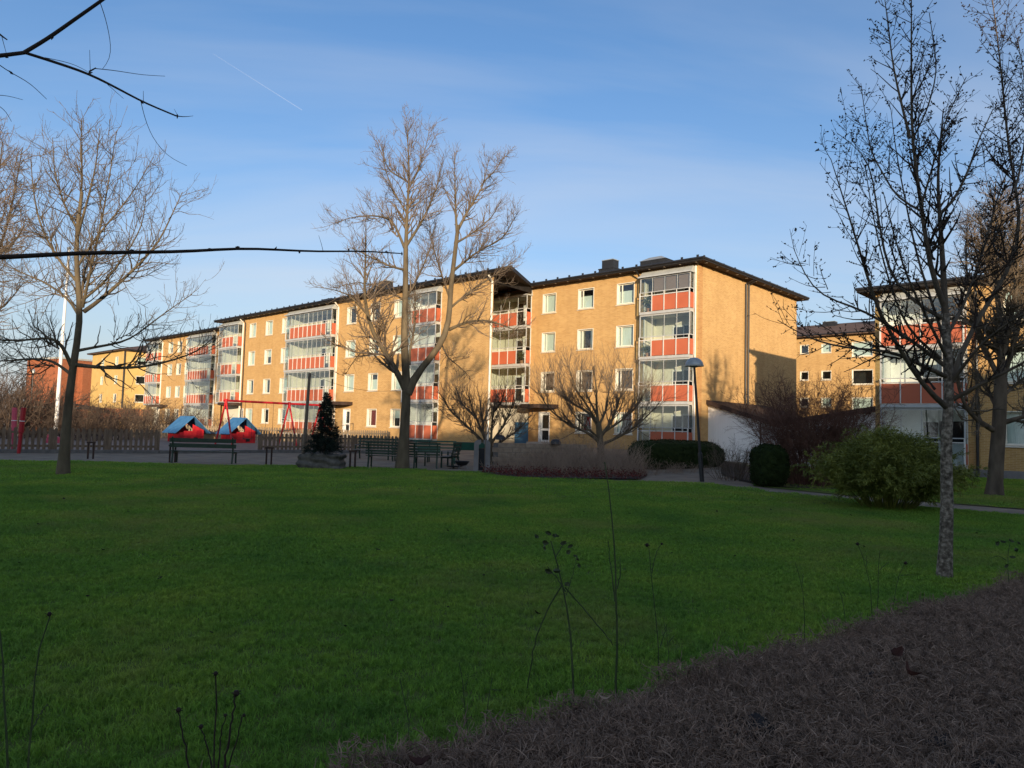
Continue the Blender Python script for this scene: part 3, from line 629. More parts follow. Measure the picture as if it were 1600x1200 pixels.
# --- B: the long middle block standing a few metres forward
winB = [(9.47, 10.68, (0, 1, 2, 3)), (12.43, 13.70, (0, 1, 2, 3)), (15.62, 16.98, (1, 2, 3)), (26.15, 27.47, (0, 1, 2, 3)), (29.22, 30.55, (0, 1, 2, 3)), (32.45, 33.75, (0, 1, 2, 3))]
stB = [dict(u0=5.2, u1=8.7, z0=FL[0] - .2, z1=11.6), dict(u0=18.5, u1=25.8, z0=FL[0] - .2, z1=11.6), dict(u0=35.2, u1=39.3, z0=0.4, z1=11.6)]
B = apartment('apartment_building', 'long yellow brick apartment block in the middle behind the bare tree, three coral balcony stacks', OB,
              [(0, 0), (39.7, 0), (39.7, -12), (12.4, -12)], stB, winB, HA, 0.1, 11.74, extra_holes=[(16.0, 16.95, 0.7, 2.75), (34.3, 35.1, 0.7, 2.75)])
put_windows(B, winB, HA, 11, {(1, 0): 4, (0, 0): 6, (1, 1): 2, (2, 1): 1, (2, 2): 1, (3, 3): 1, (4, 3): 1, (5, 3): 1})
for k in range(4):
    balcony(B, 5.2, 8.7, FL[k], 'crrr', storey=(2.78 if k < 3 else 2.36), top=(k == 3), ground=(k == 0), inner='white')
    balcony(B, 18.5, 25.8, FL[k], 'crrrrrrrrc', storey=(2.78 if k < 3 else 2.36), top=(k == 3), ground=(k == 0))
    if k: balcony(B, 35.2, 39.3, FL[k], 'crrrc', storey=(2.78 if k < 3 else 2.36), top=(k == 3))
q = MB(); q.quad((35.2, -.4, .1), (39.3, -.4, .1), (39.3, -.4, 3.3), (35.2, -.4, 3.3)); q.build('recessed_wall', M['cream'], B)
entrance(B, 16.48, 0.70, canopy_u=17.3, cz=3.10, cw=3.2); entrance(B, 34.7, 0.70, w=0.74, canopy_u=36.3, cz=3.1, cw=3.4)
# steel handrail at B's door
hr = MB()
for uu in (15.3, 17.6): hr.tube([(uu, 1.6, .45), (uu, 1.6, 1.35), (uu, .15, 1.65), (uu, .15, .7)], 0.022, 6)
hr.build('handrail', M['black'], B)
rb = MB(); z0, z1, zr = 11.74, 11.98, 12.22
front = [(-2.18, .65), (40.3, .65)]
mid = [(4.0, -1.6), (40.3, -1.6)]; back = [(.67, -4.6), (40.3, -12.6)]
face(rb, [(*front[0], z0), (*front[1], z0), (*front[1], z1), (*front[0], z1)])
face(rb, [(*front[0], z1), (*front[1], z1), (*mid[1], zr), (*mid[0], zr)])
face(rb, [(*mid[0], zr), (*mid[1], zr), (*back[1], z1), (*back[0], z1)])
face(rb, [(*front[0], z0), (*front[0], z1), (*back[0], z1), (*back[0], z0)]); face(rb, [(*front[0], z1), (*mid[0], zr), (*back[0], z1)])
face(rb, [(*front[1], z0), (*back[1], z0), (*back[1], z1), (*mid[1], zr), (*front[1], z1)])
rb.cur = 1; face(rb, [(*front[1], z0), (*front[0], z0), (*back[0], z0), (*back[1], z0)])
rB = rb.build('roof', [M['roof'], M['roof']], B)
q = MB(); wall(q, (0.02, -.02), (.62, -4.5), 11.28, 11.75); q.build('end_cladding', M['roof'], B)
g = MB(); g.tube([(-2.15, .68, z1 - .08), (40.3, .68, z1 - .08)], 0.075, 8); g.build('gutter', M['black'], rB)
rafters(rB, (-1.3, .65), (40.2, .65), (0, -1), 11.74, 1.05)
chimney(rB, 14.3, -1.8, 12.3, 1.35, 1.0, 1.0)
for uu, mt in ((18.15, 'pipe_white'), (34.95, 'pipe_white'), (34.55, 'black'), (0.06, 'pipe_white')): pipe(B, [(uu, .45, 11.7), (uu, .09, 11.3), (uu, .09, 0.5)], 0.075 if mt == 'pipe_white' else 0.05, M[mt])
v = MB(); v.box(20.4, 22.0, -1.6, -.6, 11.9, 12.45); v.build('roof_hatch', M['black'], rB)
# --- C: the far block
winC = [(7.09, 8.38, (0, 1, 2, 3)), (9.5, 10.84, (0, 1, 2, 3)), (12.2, 13.6, (0, 1, 2, 3))]
stC = [dict(u0=0.2, u1=6.8, z0=FL[0] - .2, z1=11.6), dict(u0=15.6, u1=19.4, z0=0.4, z1=11.6)]
C = apartment('apartment_building', 'far yellow brick apartment block left of the long block, with two coral balcony stacks', OC,
              [(-8, 0), (19.8, 0), (19.8, -12), (-8, -12)], stC, winC, HA, 0.1, 11.72)
put_windows(C, winC, HA, 21)
for k in range(4):
    balcony(C, 0.2, 6.8, FL[k], 'crrrrrrrrc', storey=(2.78 if k < 3 else 2.36), top=(k == 3), ground=(k == 0))
    if k: balcony(C, 15.6, 19.4, FL[k], 'rrrrcr', storey=(2.78 if k < 3 else 2.36), top=(k == 3))
q = MB(); q.quad((15.6, -.4, .1), (19.4, -.4, .1), (19.4, -.4, 3.3), (15.6, -.4, 3.3)); q.build('recessed_wall', M['cream'], C)
rC = hip_roof(C, -8, 19.8, -12, 0, 11.72); rafters(rC, (-2, .65), (20.4, .65), (0, -1), 11.72, 1.05)
for uu in (-.1, 15.3): pipe(C, [(uu, .45, 11.7), (uu, .09, 11.3), (uu, .09, 0.5)], 0.09, M['pipe_white'])
c = MB(); n = 12; cu, cw = 14.6, 3.0; pts = [(cu - cw / 2, 0)] + [(cu - cw / 2 * math.cos(math.pi * i / n), 0.55 + 0.85 * math.sin(math.pi * i / n)) for i in range(n + 1)] + [(cu + cw / 2, 0)]
prism(c, pts, 3.05, 3.31); face(c, [(*p, 3.312) for p in pts]); face(c, [(*p, 3.05) for p in reversed(pts)]); c.build('canopy', M['soffit'], C)
# --- D: the three-storey block on the right
HD = [2.95, 5.70, 8.40]; FD = [0.50, 3.25, 6.0]
winD = [(-7.4, -5.2, (0, 1, 2)), (-11.2, -9.6, (0, 1, 2)), (-15.2, -13.6, (0, 1, 2)), (-19.2, -17.6, (0, 1, 2))]
D = empty('apartment_building', (OD[0], OD[1], 0), ANG, 'three storey brick block at the right edge behind the bare trees, coral balconies in shade', 'building')
mb = MB(); wall(mb, (-34, 0), (0, 0), 0.30, 8.72, [(a + 34, b_ + 34, HD[k] - (1.5 if a == -7.4 else 1.38), HD[k]) for a, b_, hs in winD for k in hs] + [(-3.85 + 34, -.4 + 34, .3, 8.6)])
wall(mb, (0, 0), (0, -11), 0.3, 8.72, (), .13); wall(mb, (0, -11), (-34, -11), 0.3, 8.72); wall(mb, (-34, -11), (-34, 0), 0.3, 8.72); mb.build('wall', M['brick'], D)
for ci, (a, b_, hs) in enumerate(winD):
    for k in hs: window(D, (a + b_) / 2, HD[k] - (1.5 if ci == 0 else 1.38), b_ - a, 1.5 if ci == 0 else 1.38, [1, 1, 5][k], mull=0.0 if ci == 0 else 0.24)
for k in range(3): balcony(D, -3.85, -.4, FD[k], 'rrrr' if k else 'cccc', storey=(2.75 if k < 2 else 2.40), top=(k == 2), ground=(k == 0), inner='white')
rD = hip_roof(D, -34, 0, -11, 0, 8.72, mat='roof'); rafters(rD, (-34, .65), (.65, .65), (0, -1), 8.72, 1.05)
pipe(D, [(-4.25, .5, 8.7), (-4.25, .10, 8.3), (-4.25, .10, -.05)], 0.06, M['black'])
q = MB(); wall(q, (-34, .03), (.03, .03), -.3, 0.36); wall(q, (.03, .03), (.03, -11), -.3, .36); q.build('plinth', M['plinth'], D)
# --- white board-clad link between A's end wall and D, roof falling to a valley
sh = empty('link_building', (OA[0], OA[1], 0), ANG, 'low white board clad link building with dark valley roof between the brick blocks', 'building')
yl = -1.36; Lk = 9.85
def roof_z(s): return 3.62 - 1.25 * min(s, 4.2) / 4.2 if s < 4.2 else 2.37 + 0.95 * (s - 4.2) / (Lk - 4.2)
bw = 0.145; nb = int(Lk / bw)
for i in range(nb):
    s = (i + 0.5) * bw; h = roof_z(s) - 0.22 - 0.02
    cbox('wall_board', bw - 0.012, 0.03, round(h, 1), M['board'], sh, (-s, yl, -0.05))
q = MB(); q.box(-Lk, -.03, yl - .12, yl - .02, -.3, 2.1); q.box(-Lk, -.03, yl - 7.5, yl - 7.4, -.3, 2.1); q.build('wall', M['white'], sh)
r = MB()
for s0, s1 in ((0.02, 4.2), (4.2, Lk - .02)):
    za, zb_ = roof_z(s0), roof_z(s1); y0, y1 = yl - 8.0, yl + 0.30
    r.hexa([(-s0, y0, za - .26), (-s1, y0, zb_ - .26), (-s1, y1, zb_ - .26), (-s0, y1, za - .26), (-s0, y0, za), (-s1, y0, zb_), (-s1, y1, zb_), (-s0, y1, za)])
r.build('roof', M['soffit'], sh)
q = MB(); q.box(-Lk, -.03, yl - .06, yl - .005, -.35, -.06); q.build('plinth', M['plinth'], sh)
pipe(sh, [(-3.3, yl + .08, 2.5), (-3.3, yl + .08, -.1)], 0.045, M['black'])
# --- F: block seen in the gap
Fb = empty('apartment_building', (OF[0], OF[1], 0), ANG, 'distant yellow block with small square windows seen through the gap above the link building', 'building')
mb = MB(); hol = []
colF = [(-2.9, -2.0, .95), (-5.2, -4.2, .95), (-9.2, -7.2, 1.5), (-13.5, -11.5, 1.5), (2, 3, .95), (6, 8, 1.5)]
for k, hd in enumerate((5.6, 8.4, 11.2, 2.8)):
    for a, b_, h in colF: hol.append((a + 24, b_ + 24, hd - h, hd))
wall(mb, (-24, 0), (14, 0), 0, 11.95, hol); wall(mb, (14, 0), (14, -11), 0, 11.95); wall(mb, (-24, -11), (-24, 0), 0, 11.95); wall(mb, (14, -11), (-24, -11), 0, 11.95); mb.build('wall', M['brick'], Fb)
for k, hd in enumerate((5.6, 8.4, 11.2, 2.8)):
    for i, (a, b_, h) in enumerate(colF): window(Fb, (a + b_) / 2, hd - h, b_ - a, h, [0, 1, 1][i % 3] if k != 1 else 0, mull=0, deep=0.14)
rF = hip_roof(Fb, -24, 14, -11, 0, 11.95, mat='roof_brown', pitch=0.30)
chimney(rF, -3.5, -4.5, 13.6, 1.6, 1.2, 0.5)
# --- E: yellow rendered block far left
pE = at(193, 545, 108); E_ = empty('apartment_building', (pE[0], pE[1], 0), ANG, 'far yellow rendered block at left with brown roof and blue balconies', 'building')
mb = MB(); eh = [(1.9, 3.1), (8.3, 9.4)]; hol = [(a, b_, h - 1.3, h) for a, b_ in eh for h in (5.2, 8.0, 10.9)]
wg = [(2.0, 3.6, h - 1.25, h) for h in (5.2, 8.0, 10.9)]
wall(mb, (0, 0), (14, 0), 0, 11.7, hol); wall(mb, (0, 0), (0, -5.6), 0, 11.7, wg); wall(mb, (14, 0), (14, -12), 0, 11.7); mb.build('wall', M['render_yellow'], E_)
for h in (5.2, 8.0, 10.9):
    for a, b_ in eh: window(E_, (a + b_) / 2, h - 1.3, b_ - a, 1.3, 1 if h > 6 else 0, mull=0, deep=.12)
    window(E_, 0, h - 1.25, 1.6, 1.25, 0 if h < 10 else 6, mull=0, deep=.12, rot=math.pi / 2, loc=(0, -2.8, h - 1.25))
hip_roof(E_, 0, 14, -12, 0, 11.7, mat='roof_brown', pitch=0.24)
pipe(E_, [(-.1, -.2, 11.7), (-.1, -.2, .3)], 0.11, M['black'])
for k in range(4):
    b = MB(); b.box(0.3, 3, -8.2, -5.7, FL[k] - .15, FL[k]); o = b.build('balcony', M['slab'], E_); cbox('panel', 0.04, 2.4, 1.05, M['panel_blue'], o, (0.3, -6.95, FL[k])); cbox('panel', 1.6, 0.04, 1.05, M['panel_blue'], o, (1.1, -5.68, FL[k]))
q = MB(); wall(q, (3, -5.6), (3, -12), 0, 11.7); wall(q, (0, -5.6), (3, -5.6), 0, 11.7); q.build('set_back_wall', M['dark'], E_)
# --- red brick building
pR = at(95, 565, 122); R_ = empty('brick_building', (pR[0], pR[1], 0), ANG + math.radians(14), 'plain red brick building with flat roof at far left', 'building')
mb = MB(); wall(mb, (0, 0), (10.5, 0), 0, 11.3); wall(mb, (0, 0), (0, -10), 0, 11.3); wall(mb, (10.5, 0), (10.5, -10), 0, 11.3); wall(mb, (-1.5, -3), (-1.5, -22), 0, 10.0); wall(mb, (-1.5, -3), (0, -3), 0, 10.0); mb.build('wall', M['brick_red'], R_)
q = MB(); q.box(-.2, 10.7, -10, .2, 11.3, 11.6); q.build('roof', M['flash'], R_); q = MB(); q.box(-1.7, 8, -22, -10.3, 10.0, 10.25); q.build('roof', M['soffit'], R_)
# --- the block behind the camera whose shadow lies over the lawn
KANG = math.radians(19.6)
K0 = np.array([0.0, -30.0])
K = empty('apartment_building', (K0[0], K0[1], 0), KANG, 'long brick block standing behind the viewer across the lawn', 'building')
mb = MB(); kw = [(x, x + 1.35, (0, 1, 2, 3)) for x in np.arange(-70, 96, 5.0)]
wall(mb, (-75, 0), (105, 0), 0, 11.6, [(a + 75, b_ + 75, HA[k] - 1.38, HA[k]) for a, b_, hs in kw for k in hs]); wall(mb, (-75, 0), (-75, -12), 0, 11.6); wall(mb, (105, 0), (105, -12), 0, 11.6); wall(mb, (-75, -12), (105, -12), 0, 11.6); mb.build('wall', M['brick'], K)
for a, b_, hs in kw:
    for k in hs: cbox('window_pane', 1.36, 0.02, 1.39, M['dark'], K, ((a + b_) / 2, -0.12, HA[k] - 1.385))
hip_roof(K, -75, 105, -12, 0, 11.6, pitch=0.10)
# ------------------------------------------------------------------ trees
def px_limbs(limbs, Y, k=14):
    """limbs: (pixel path, start radius, end radius, depth drift) -> smooth centre lines at the tree's own distance"""
    P, R = [], []
    for pts, r0, r1, dr in limbs:
        n = len(pts); q = [at(x, y, Y + (dr * (i / (n - 1)) ** 1.0 if not hasattr(dr, '__len__') else np.interp(i / (n - 1), [0, 1], dr))) for i, (x, y) in enumerate(pts)]
        P.append(resample(q, k)); t = np.linspace(0, 1, k); R.append(r0 + (r1 - r0) * t ** 0.8)
    return np.array(P), np.array(R)
def add_tree(name, label, cat, trunk_limbs, limbs, Y, levels, bark, twig, group=None, sides=8, buds=None, base_flare=1.35, limb_mat=None):
    P0, R0 = px_limbs(trunk_limbs, Y); R0[:, 0] *= base_flare; R0[:, 1] *= 1 + (base_flare - 1) * .4
    P1, R1 = px_limbs(limbs, Y)
    base = P0[0, 0].copy(); base[2] -= 0.05
    root = empty(name, tuple(base), 0, label, cat, group)
    nz = lambda P, s: P + np.r_[np.zeros((1, 1, 3)), np.zeros((0, 1, 3))] if s == 0 else P
    if limb_mat is None:
        V, Q = join([tubes(P0, R0, 14), tubes(P1, R1, sides)]); link('trunk', mesh_arrays('trunk', V - base, Q, bark, True), root)
    else:
        V, Q = tubes(P0, R0, 14); link('trunk', mesh_arrays('trunk', V - base, Q, bark, True), root)
        V, Q = tubes(P1, R1, sides); link('limbs', mesh_arrays('limbs', V - base, Q, limb_mat, True), root)
    parts, cur = [], (P1, R1); every = [cur]
    for i, lv in enumerate(levels):
        src = cur if not lv.get('all') else None
        if src is None:
            k0 = min(e[0].shape[1] for e in every); PP = np.concatenate([np.array([resample(p, k0) for p in e[0]]) if e[0].shape[1] != k0 else e[0] for e in every]); RR = np.concatenate([np.stack([np.interp(np.linspace(0, 1, k0), np.linspace(0, 1, e[1].shape[1]), r) for r in e[1]]) if e[1].shape[1] != k0 else e[1] for e in every]); src = (PP, RR)
        a = {k_: v_ for k_, v_ in lv.items() if k_ not in ('all', 'sides')}
        P, R = grow(src[0], src[1], **a); parts.append(tubes(P, R, lv.get('sides', 4))); cur = (P, R); every.append(cur)
    V, Q = join(parts)
    link('crown', mesh_arrays('crown', V - base, Q, twig, True), root)
    if buds:
        n, sz = buds; P, R = cur; i = rng.integers(0, len(P), n); f = rng.random(n) * (P.shape[1] - 1.001); j = f.astype(int); fr = (f - j)[:, None]
        pos = P[i, j] * (1 - fr) + P[i, j + 1] * fr; tips = P[:, -1]; pos = np.concatenate([pos, tips])
        m = len(pos); d = norm(rng.normal(size=(m, 3)) + np.array([0, 0, .6])); s = sz * rng.uniform(.6, 1.3, m)
        PB = np.stack([pos, pos + d * s[:, None] * .5, pos + d * s[:, None]], 1); RB = np.stack([s * .12, s * .30, s * .05], 1)
        V, Q = tubes(PB, RB, 4); link('buds', mesh_arrays('buds', V - base, Q, twig, True), root)
    return root
# left tree
T1 = add_tree('bare_tree', 'bare tree with low spreading limbs at the left, trunk in front of the picket fence', 'tree',
    [([(98, 746), (101, 700), (106, 640), (111, 590), (117, 553), (124, 515), (131, 485), (122, 455), (117, 410), (120, 360), (128, 300)], .140, .045, 0)],
    [([(120, 380), (124, 330), (129, 275), (126, 225), (128, 185)], .048, .010, .4),
     ([(131, 487), (150, 475), (200, 430), (245, 385), (262, 350), (285, 300)], .062, .010, 1.5),
     ([(113, 575), (100, 545), (88, 525), (50, 531), (0, 533), (-40, 525)], .062, .012, -1.2),
     ([(111, 585), (82, 562), (40, 560), (0, 566), (-40, 556)], .048, .010, 1.6),
     ([(119, 570), (160, 575), (215, 575), (260, 566), (310, 550), (336, 525)], .062, .010, -1.0),
     ([(121, 548), (150, 542), (200, 534), (232, 508), (270, 480), (300, 460)], .046, .008, 2.0),
     ([(120, 440), (88, 402), (62, 352), (52, 300), (48, 250)], .046, .008, -1.2),
     ([(129, 480), (142, 420), (160, 340), (172, 270), (182, 205)], .046, .008, -1.8),
     ([(126, 500), (112, 470), (70, 440), (30, 425), (-20, 400)], .046, .008, 1.5),
     ([(119, 420), (150, 370), (185, 330), (215, 290), (240, 245)], .040, .008, .6),
     ([(128, 470), (165, 440), (195, 400), (225, 350), (228, 300)], .040, .008, -2.2),
     ([(120, 545), (128, 470), (128, 440), (140, 400), (150, 340)], .06, .01, 2.5),
     ([(122, 360), (100, 320), (85, 270), (82, 215)], .04, .008, 1.0), ([(122, 365), (135, 320), (150, 260), (156, 200)], .04, .008, -1)],
    20.06,
    [dict(n=200, k=8, angle=(35, 75), ratio=.45, lim=(.5, 2.6), trop=.10, wander=.16, rr=.42, rmin=.009, tmin=.22),
     dict(n=1150, k=6, angle=(30, 70), ratio=.45, lim=(.25, 1.2), trop=.13, wander=.22, rr=.55, rmin=.0060, tmin=.15, all=True),
     dict(n=110, k=6, angle=(10, 40), ratio=.5, lim=(.7, 1.7), trop=.32, wander=.05, rr=.6, rmin=.0065, tmin=.45, up0=1.0, all=True),
     dict(n=2800, k=5, angle=(25, 60), ratio=.5, lim=(.15, .7), trop=.16, wander=.2, rr=.6, rmin=.0038, tmin=.1, sides=3, all=True)],
    M['bark_green'], M['twig_grey'])
# centre tree
T2 = add_tree('bare_tree', 'tall bare tree with forked trunk at the lawn edge in the middle', 'tree',
    [([(628, 736), (631, 690), (634, 640), (637, 592), (630, 545), (633, 490), (634, 430), (634, 380)], .215, .085, 0),
     ([(636, 615), (650, 580), (672, 562), (696, 530), (703, 500), (703, 455), (708, 420), (716, 352)], .145, .075, 0.6)],
    [([(634, 395), (636, 330), (640, 275), (637, 225), (637, 195)], .085, .012, 0),
     ([(714, 365), (712, 333), (711, 290), (710, 238)], .06, .010, (.6, .2)),
     ([(714, 362), (736, 320), (755, 292), (763, 250)], .065, .010, (.6, 2.0)),
     ([(635, 612), (611, 562), (577, 517), (577, 492), (566, 467), (571, 430), (572, 350)], .13, .012, -1.0),
     ([(629, 421), (608, 416), (576, 400), (545, 385)], .05, .010, -1.4), ([(632, 387), (613, 341), (581, 336), (544, 340), (515, 352)], .06, .008, 1.6),
     ([(635, 384), (661, 344), (683, 293), (693, 240)], .06, .008, -1.0), ([(634, 282), (608, 267), (587, 219)], .04, .008, .8),
     ([(706, 425), (747, 392), (787, 373), (808, 333)], .06, .008, (.6, -1.4)), ([(712, 380), (733, 368), (768, 341), (785, 310)], .05, .008, (.6, 2.4)),
     ([(702, 515), (730, 502), (765, 500), (795, 512), (818, 520)], .07, .010, (.6, -1.2)), ([(640, 570), (640, 540), (649, 515), (648, 470), (650, 430)], .05, .010, .8),
     ([(633, 470), (655, 430), (672, 390), (680, 350)], .05, .008, 2.0), ([(704, 470), (690, 430), (675, 380), (668, 330)], .045, .008, (.6, 2.2)),
     ([(705, 480), (740, 450), (775, 430), (812, 400)], .05, .008, (.6, 2.4)), ([(633, 470), (600, 450), (560, 440), (520, 450)], .045, .008, 1.5),
     ([(634, 330), (615, 300), (600, 260), (598, 225)], .035, .008, -1), ([(636, 300), (655, 265), (668, 220), (672, 195)], .035, .008, 1.2),
     ([(577, 495), (545, 460), (520, 452), (492, 448)], .04, .008, (-1, -2.4)), ([(757, 283), (775, 265), (790, 240)], .03, .006, 2.0),
     ([(690, 538), (700, 560), (715, 570), (735, 590)], .035, .008, (.6, -1)), ([(590, 545), (570, 545), (555, 560), (540, 585)], .03, .008, (-.6, .8))],
    26.75,
    [dict(n=300, k=8, angle=(30, 70), ratio=.42, lim=(.5, 2.6), trop=.10, wander=.17, rr=.40, rmin=.010, tmin=.2),
     dict(n=1800, k=6, angle=(28, 65), ratio=.42, lim=(.3, 1.3), trop=.10, wander=.20, rr=.48, rmin=.0068, tmin=.12, all=True),
     dict(n=5600, k=5, angle=(22, 55), ratio=.5, lim=(.2, .75), trop=.13, wander=.2, rr=.6, rmin=.0048, tmin=.1, sides=3, all=True)],
    M['bark_green'], M['twig'])
# right near tree with lichen-grey trunk and buds
T3 = add_tree('bare_tree', 'slim budding tree with lichen grey trunk rising from behind the near hedge at right', 'tree',
    [([(1475, 912), (1478, 850), (1481, 765), (1476, 700), (1482, 650), (1484, 600), (1480, 545), (1477, 490)], .082, .045, 0)],
    [([(1477, 500), (1475, 440), (1468, 332), (1464, 280), (1474, 170)], .045, .006, 0), ([(1476, 480), (1456, 440), (1438, 312), (1424, 216), (1424, 90), (1424, -10)], .034, .006, -.5),
     ([(1422, 216), (1408, 160), (1396, 108), (1382, -5)], .018, .004, (-.4, -.3)), ([(1468, 335), (1492, 312), (1516, 260), (1528, 220), (1552, 170)], .022, .005, .6),
     ([(1483, 640), (1440, 604), (1422, 570), (1397, 532), (1368, 480), (1352, 420), (1316, 304), (1298, 248)], .036, .004, -.9),
     ([(1482, 590), (1438, 570), (1397, 548), (1328, 545), (1267, 532), (1215, 500)], .030, .004, -.6), ([(1481, 575), (1430, 536), (1385, 505), (1331, 476), (1290, 470), (1261, 440), (1240, 388)], .028, .004, .6),
     ([(1484, 600), (1500, 556), (1524, 488), (1556, 462), (1594, 399), (1602, 330), (1582, 288), (1572, 200), (1564, 100), (1550, -5)], .036, .006, .8),
     ([(1487, 625), (1537, 598), (1600, 567), (1650, 530)], .030, .010, -.7), ([(1482, 520), (1510, 470), (1540, 380), (1560, 300), (1590, 230)], .024, .005, 1.2),
     ([(1478, 500), (1420, 470), (1388, 430), (1372, 340), (1360, 250), (1340, 228), (1308, 208)], .024, .004, .9), ([(1440, 330), (1400, 310), (1380, 270), (1360, 240), (1345, 130)], .014, .004, .8),
     ([(1484, 600), (1530, 540), (1580, 500), (1640, 470)], .025, .006, -1.0), ([(1480, 560), (1450, 500), (1420, 440), (1400, 380), (1380, 300)], .022, .004, -1.1),
     ([(1585, 300), (1600, 240), (1605, 150), (1590, 60)], .014, .004, .8), ([(1478, 540), (1455, 470), (1432, 400), (1418, 330), (1400, 240), (1392, 170)], .020, .004, .7), ([(1470, 560), (1420, 520), (1395, 460), (1378, 400), (1362, 330), (1352, 260)], .018, .004, -.5), ([(1440, 320), (1460, 250), (1480, 180), (1510, 120)], .014, .004, -.6), ([(1425, 220), (1450, 170), (1465, 110), (1452, 20)], .012, .004, -.5)],
    8.58,
    [dict(n=130, k=7, angle=(30, 60), ratio=.34, lim=(.18, 1.0), trop=.10, wander=.06, rr=.5, rmin=.0048, tmin=.2),
     dict(n=640, k=5, angle=(30, 60), ratio=.40, lim=(.10, .45), trop=.08, wander=.06, rr=.6, rmin=.0034, tmin=.12, all=True),
     dict(n=2200, k=4, angle=(35, 70), ratio=.4, lim=(.05, .2), trop=.06, wander=.06, rr=.6, rmin=.0026, tmin=.1, sides=3, all=True)],
    M['bark_pale'], M['twig_dark'], buds=(4500, .026), base_flare=1.15, limb_mat=M['bark'])
# second tree on the right, before block D
T4 = add_tree('bare_tree', 'stout dark bare tree at the right edge standing on the grass before the brick block', 'tree',
    [([(1553, 782), (1556, 730), (1560, 680), (1562, 640), (1564, 590)], .22, .17, 0)],
    [([(1563, 600), (1566, 540), (1560, 470), (1552, 420), (1550, 340), (1556, 290)], .13, .015, 0), ([(1552, 672), (1528, 658), (1511, 642), (1498, 610), (1490, 560), (1478, 520)], .09, .012, -1),
     ([(1569, 660), (1586, 655), (1612, 648), (1650, 620)], .09, .02, -.6), ([(1564, 600), (1590, 520), (1604, 440), (1615, 380)], .10, .015, .8), ([(1561, 590), (1530, 530), (1515, 470), (1508, 400), (1512, 340)], .08, .012, 1.6),
     ([(1566, 560), (1580, 500), (1590, 440), (1590, 380), (1600, 320)], .08, .012, -1.6), ([(1558, 640), (1540, 600), (1520, 570), (1500, 540)], .06, .012, 2.0), ([(1552, 430), (1535, 380), (1530, 330)], .05, .01, -.6),
     ([(1566, 620), (1600, 590), (1640, 560)], .06, .012, 2), ([(1560, 480), (1580, 430), (1585, 360), (1580, 310)], .05, .01, .8)],
    21.6,
    [dict(n=170, k=8, angle=(30, 80), ratio=.42, lim=(.4, 2.0), trop=.06, wander=.25, rr=.5, rmin=.010, tmin=.15),
     dict(n=1000, k=6, angle=(30, 75), ratio=.42, lim=(.25, 1.0), trop=.06, wander=.25, rr=.55, rmin=.006, tmin=.1, all=True),
     dict(n=5200, k=5, angle=(25, 65), ratio=.5, lim=(.15, .6), trop=.10, wander=.22, rr=.6, rmin=.0042, tmin=.1, sides=3, all=True)],
    M['bark'], M['twig_grey'])
# pruned fruit trees before block A
T5 = add_tree('fruit_tree', 'low gnarled fruit tree with dense upright shoots in front of the right block', 'tree',
    [([(939, 726), (939, 705), (938, 690), (936, 672), (935, 660)], .19, .14, 0)],
    [([(937, 692), (917, 673), (896, 669), (877, 655), (858, 641), (840, 610)], .09, .016, -1), ([(936, 668), (920, 642), (896, 633), (871, 613), (850, 585)], .09, .016, .8), ([(934, 660), (932, 637), (932, 608), (927, 572)], .09, .016, -.6),
     ([(940, 680), (958, 656), (964, 634), (972, 612), (984, 580)], .09, .016, .9), ([(941, 694), (965, 684), (986, 671), (1006, 656), (1030, 630)], .09, .016, -.8), ([(936, 664), (948, 640), (950, 615), (958, 575)], .07, .016, 1.6),
     ([(936, 664), (915, 630), (900, 610), (888, 572)], .07, .016, -1.6), ([(942, 676), (975, 655), (995, 635), (1015, 600)], .07, .016, 1.6), ([(938, 686), (905, 660), (885, 630), (874, 588)], .06, .016, 1.8), ([(934, 650), (915, 615), (908, 572)], .06, .016, 1.)],
    34.9,
    [dict(n=80, k=7, angle=(30, 75), ratio=.5, lim=(.5, 1.3), trop=.10, wander=.26, rr=.4, rmin=.012, tmin=.3),
     dict(n=520, k=7, angle=(20, 60), ratio=1.5, lim=(.5, 1.7), trop=.16, wander=.15, rr=.4, rmin=.0065, tmin=.2, all=True, up0=.6),
     dict(n=2600, k=4, angle=(20, 50), ratio=.6, lim=(.2, .8), trop=.22, wander=.16, rr=.6, rmin=.0048, tmin=.1, sides=3, all=True)],
    M['bark_green'], M['twig'])
T6 = add_tree('fruit_tree', 'small many stemmed fruit tree beside the stone wall in front of the blank brick bay', 'tree',
    [([(768, 728), (766, 710), (764, 695), (768, 685)], .17, .11, 0)],
    [([(767, 700), (768, 668), (771, 641), (775, 618)], .07, .02, .5), ([(765, 700), (757, 684), (741, 647), (733, 620)], .08, .02, -.8), ([(765, 702), (749, 684), (720, 657), (701, 641), (692, 620)], .08, .02, .9), ([(768, 692), (785, 668), (797, 645), (803, 620)], .07, .02, -.7),
     ([(769, 700), (795, 682), (815, 668), (828, 650)], .06, .02, 1.0), ([(757, 684), (752, 650), (750, 620)], .05, .02, 1.2), ([(741, 650), (720, 630), (712, 605)], .05, .02, 1.4), ([(771, 645), (785, 625), (790, 605)], .05, .02, -1.1)],
    31.75,
    [dict(n=60, k=7, angle=(30, 75), ratio=.5, lim=(.4, 1.3), trop=.08, wander=.28, rr=.42, rmin=.011, tmin=.3),
     dict(n=380, k=7, angle=(25, 70), ratio=1.1, lim=(.4, 1.4), trop=.12, wander=.18, rr=.4, rmin=.006, tmin=.2, all=True, up0=.4),
     dict(n=1900, k=4, angle=(15, 50), ratio=.55, lim=(.18, .6), trop=.2, wander=.18, rr=.6, rmin=.0044, tmin=.1, sides=3, all=True)],
    M['bark_green'], M['twig'])
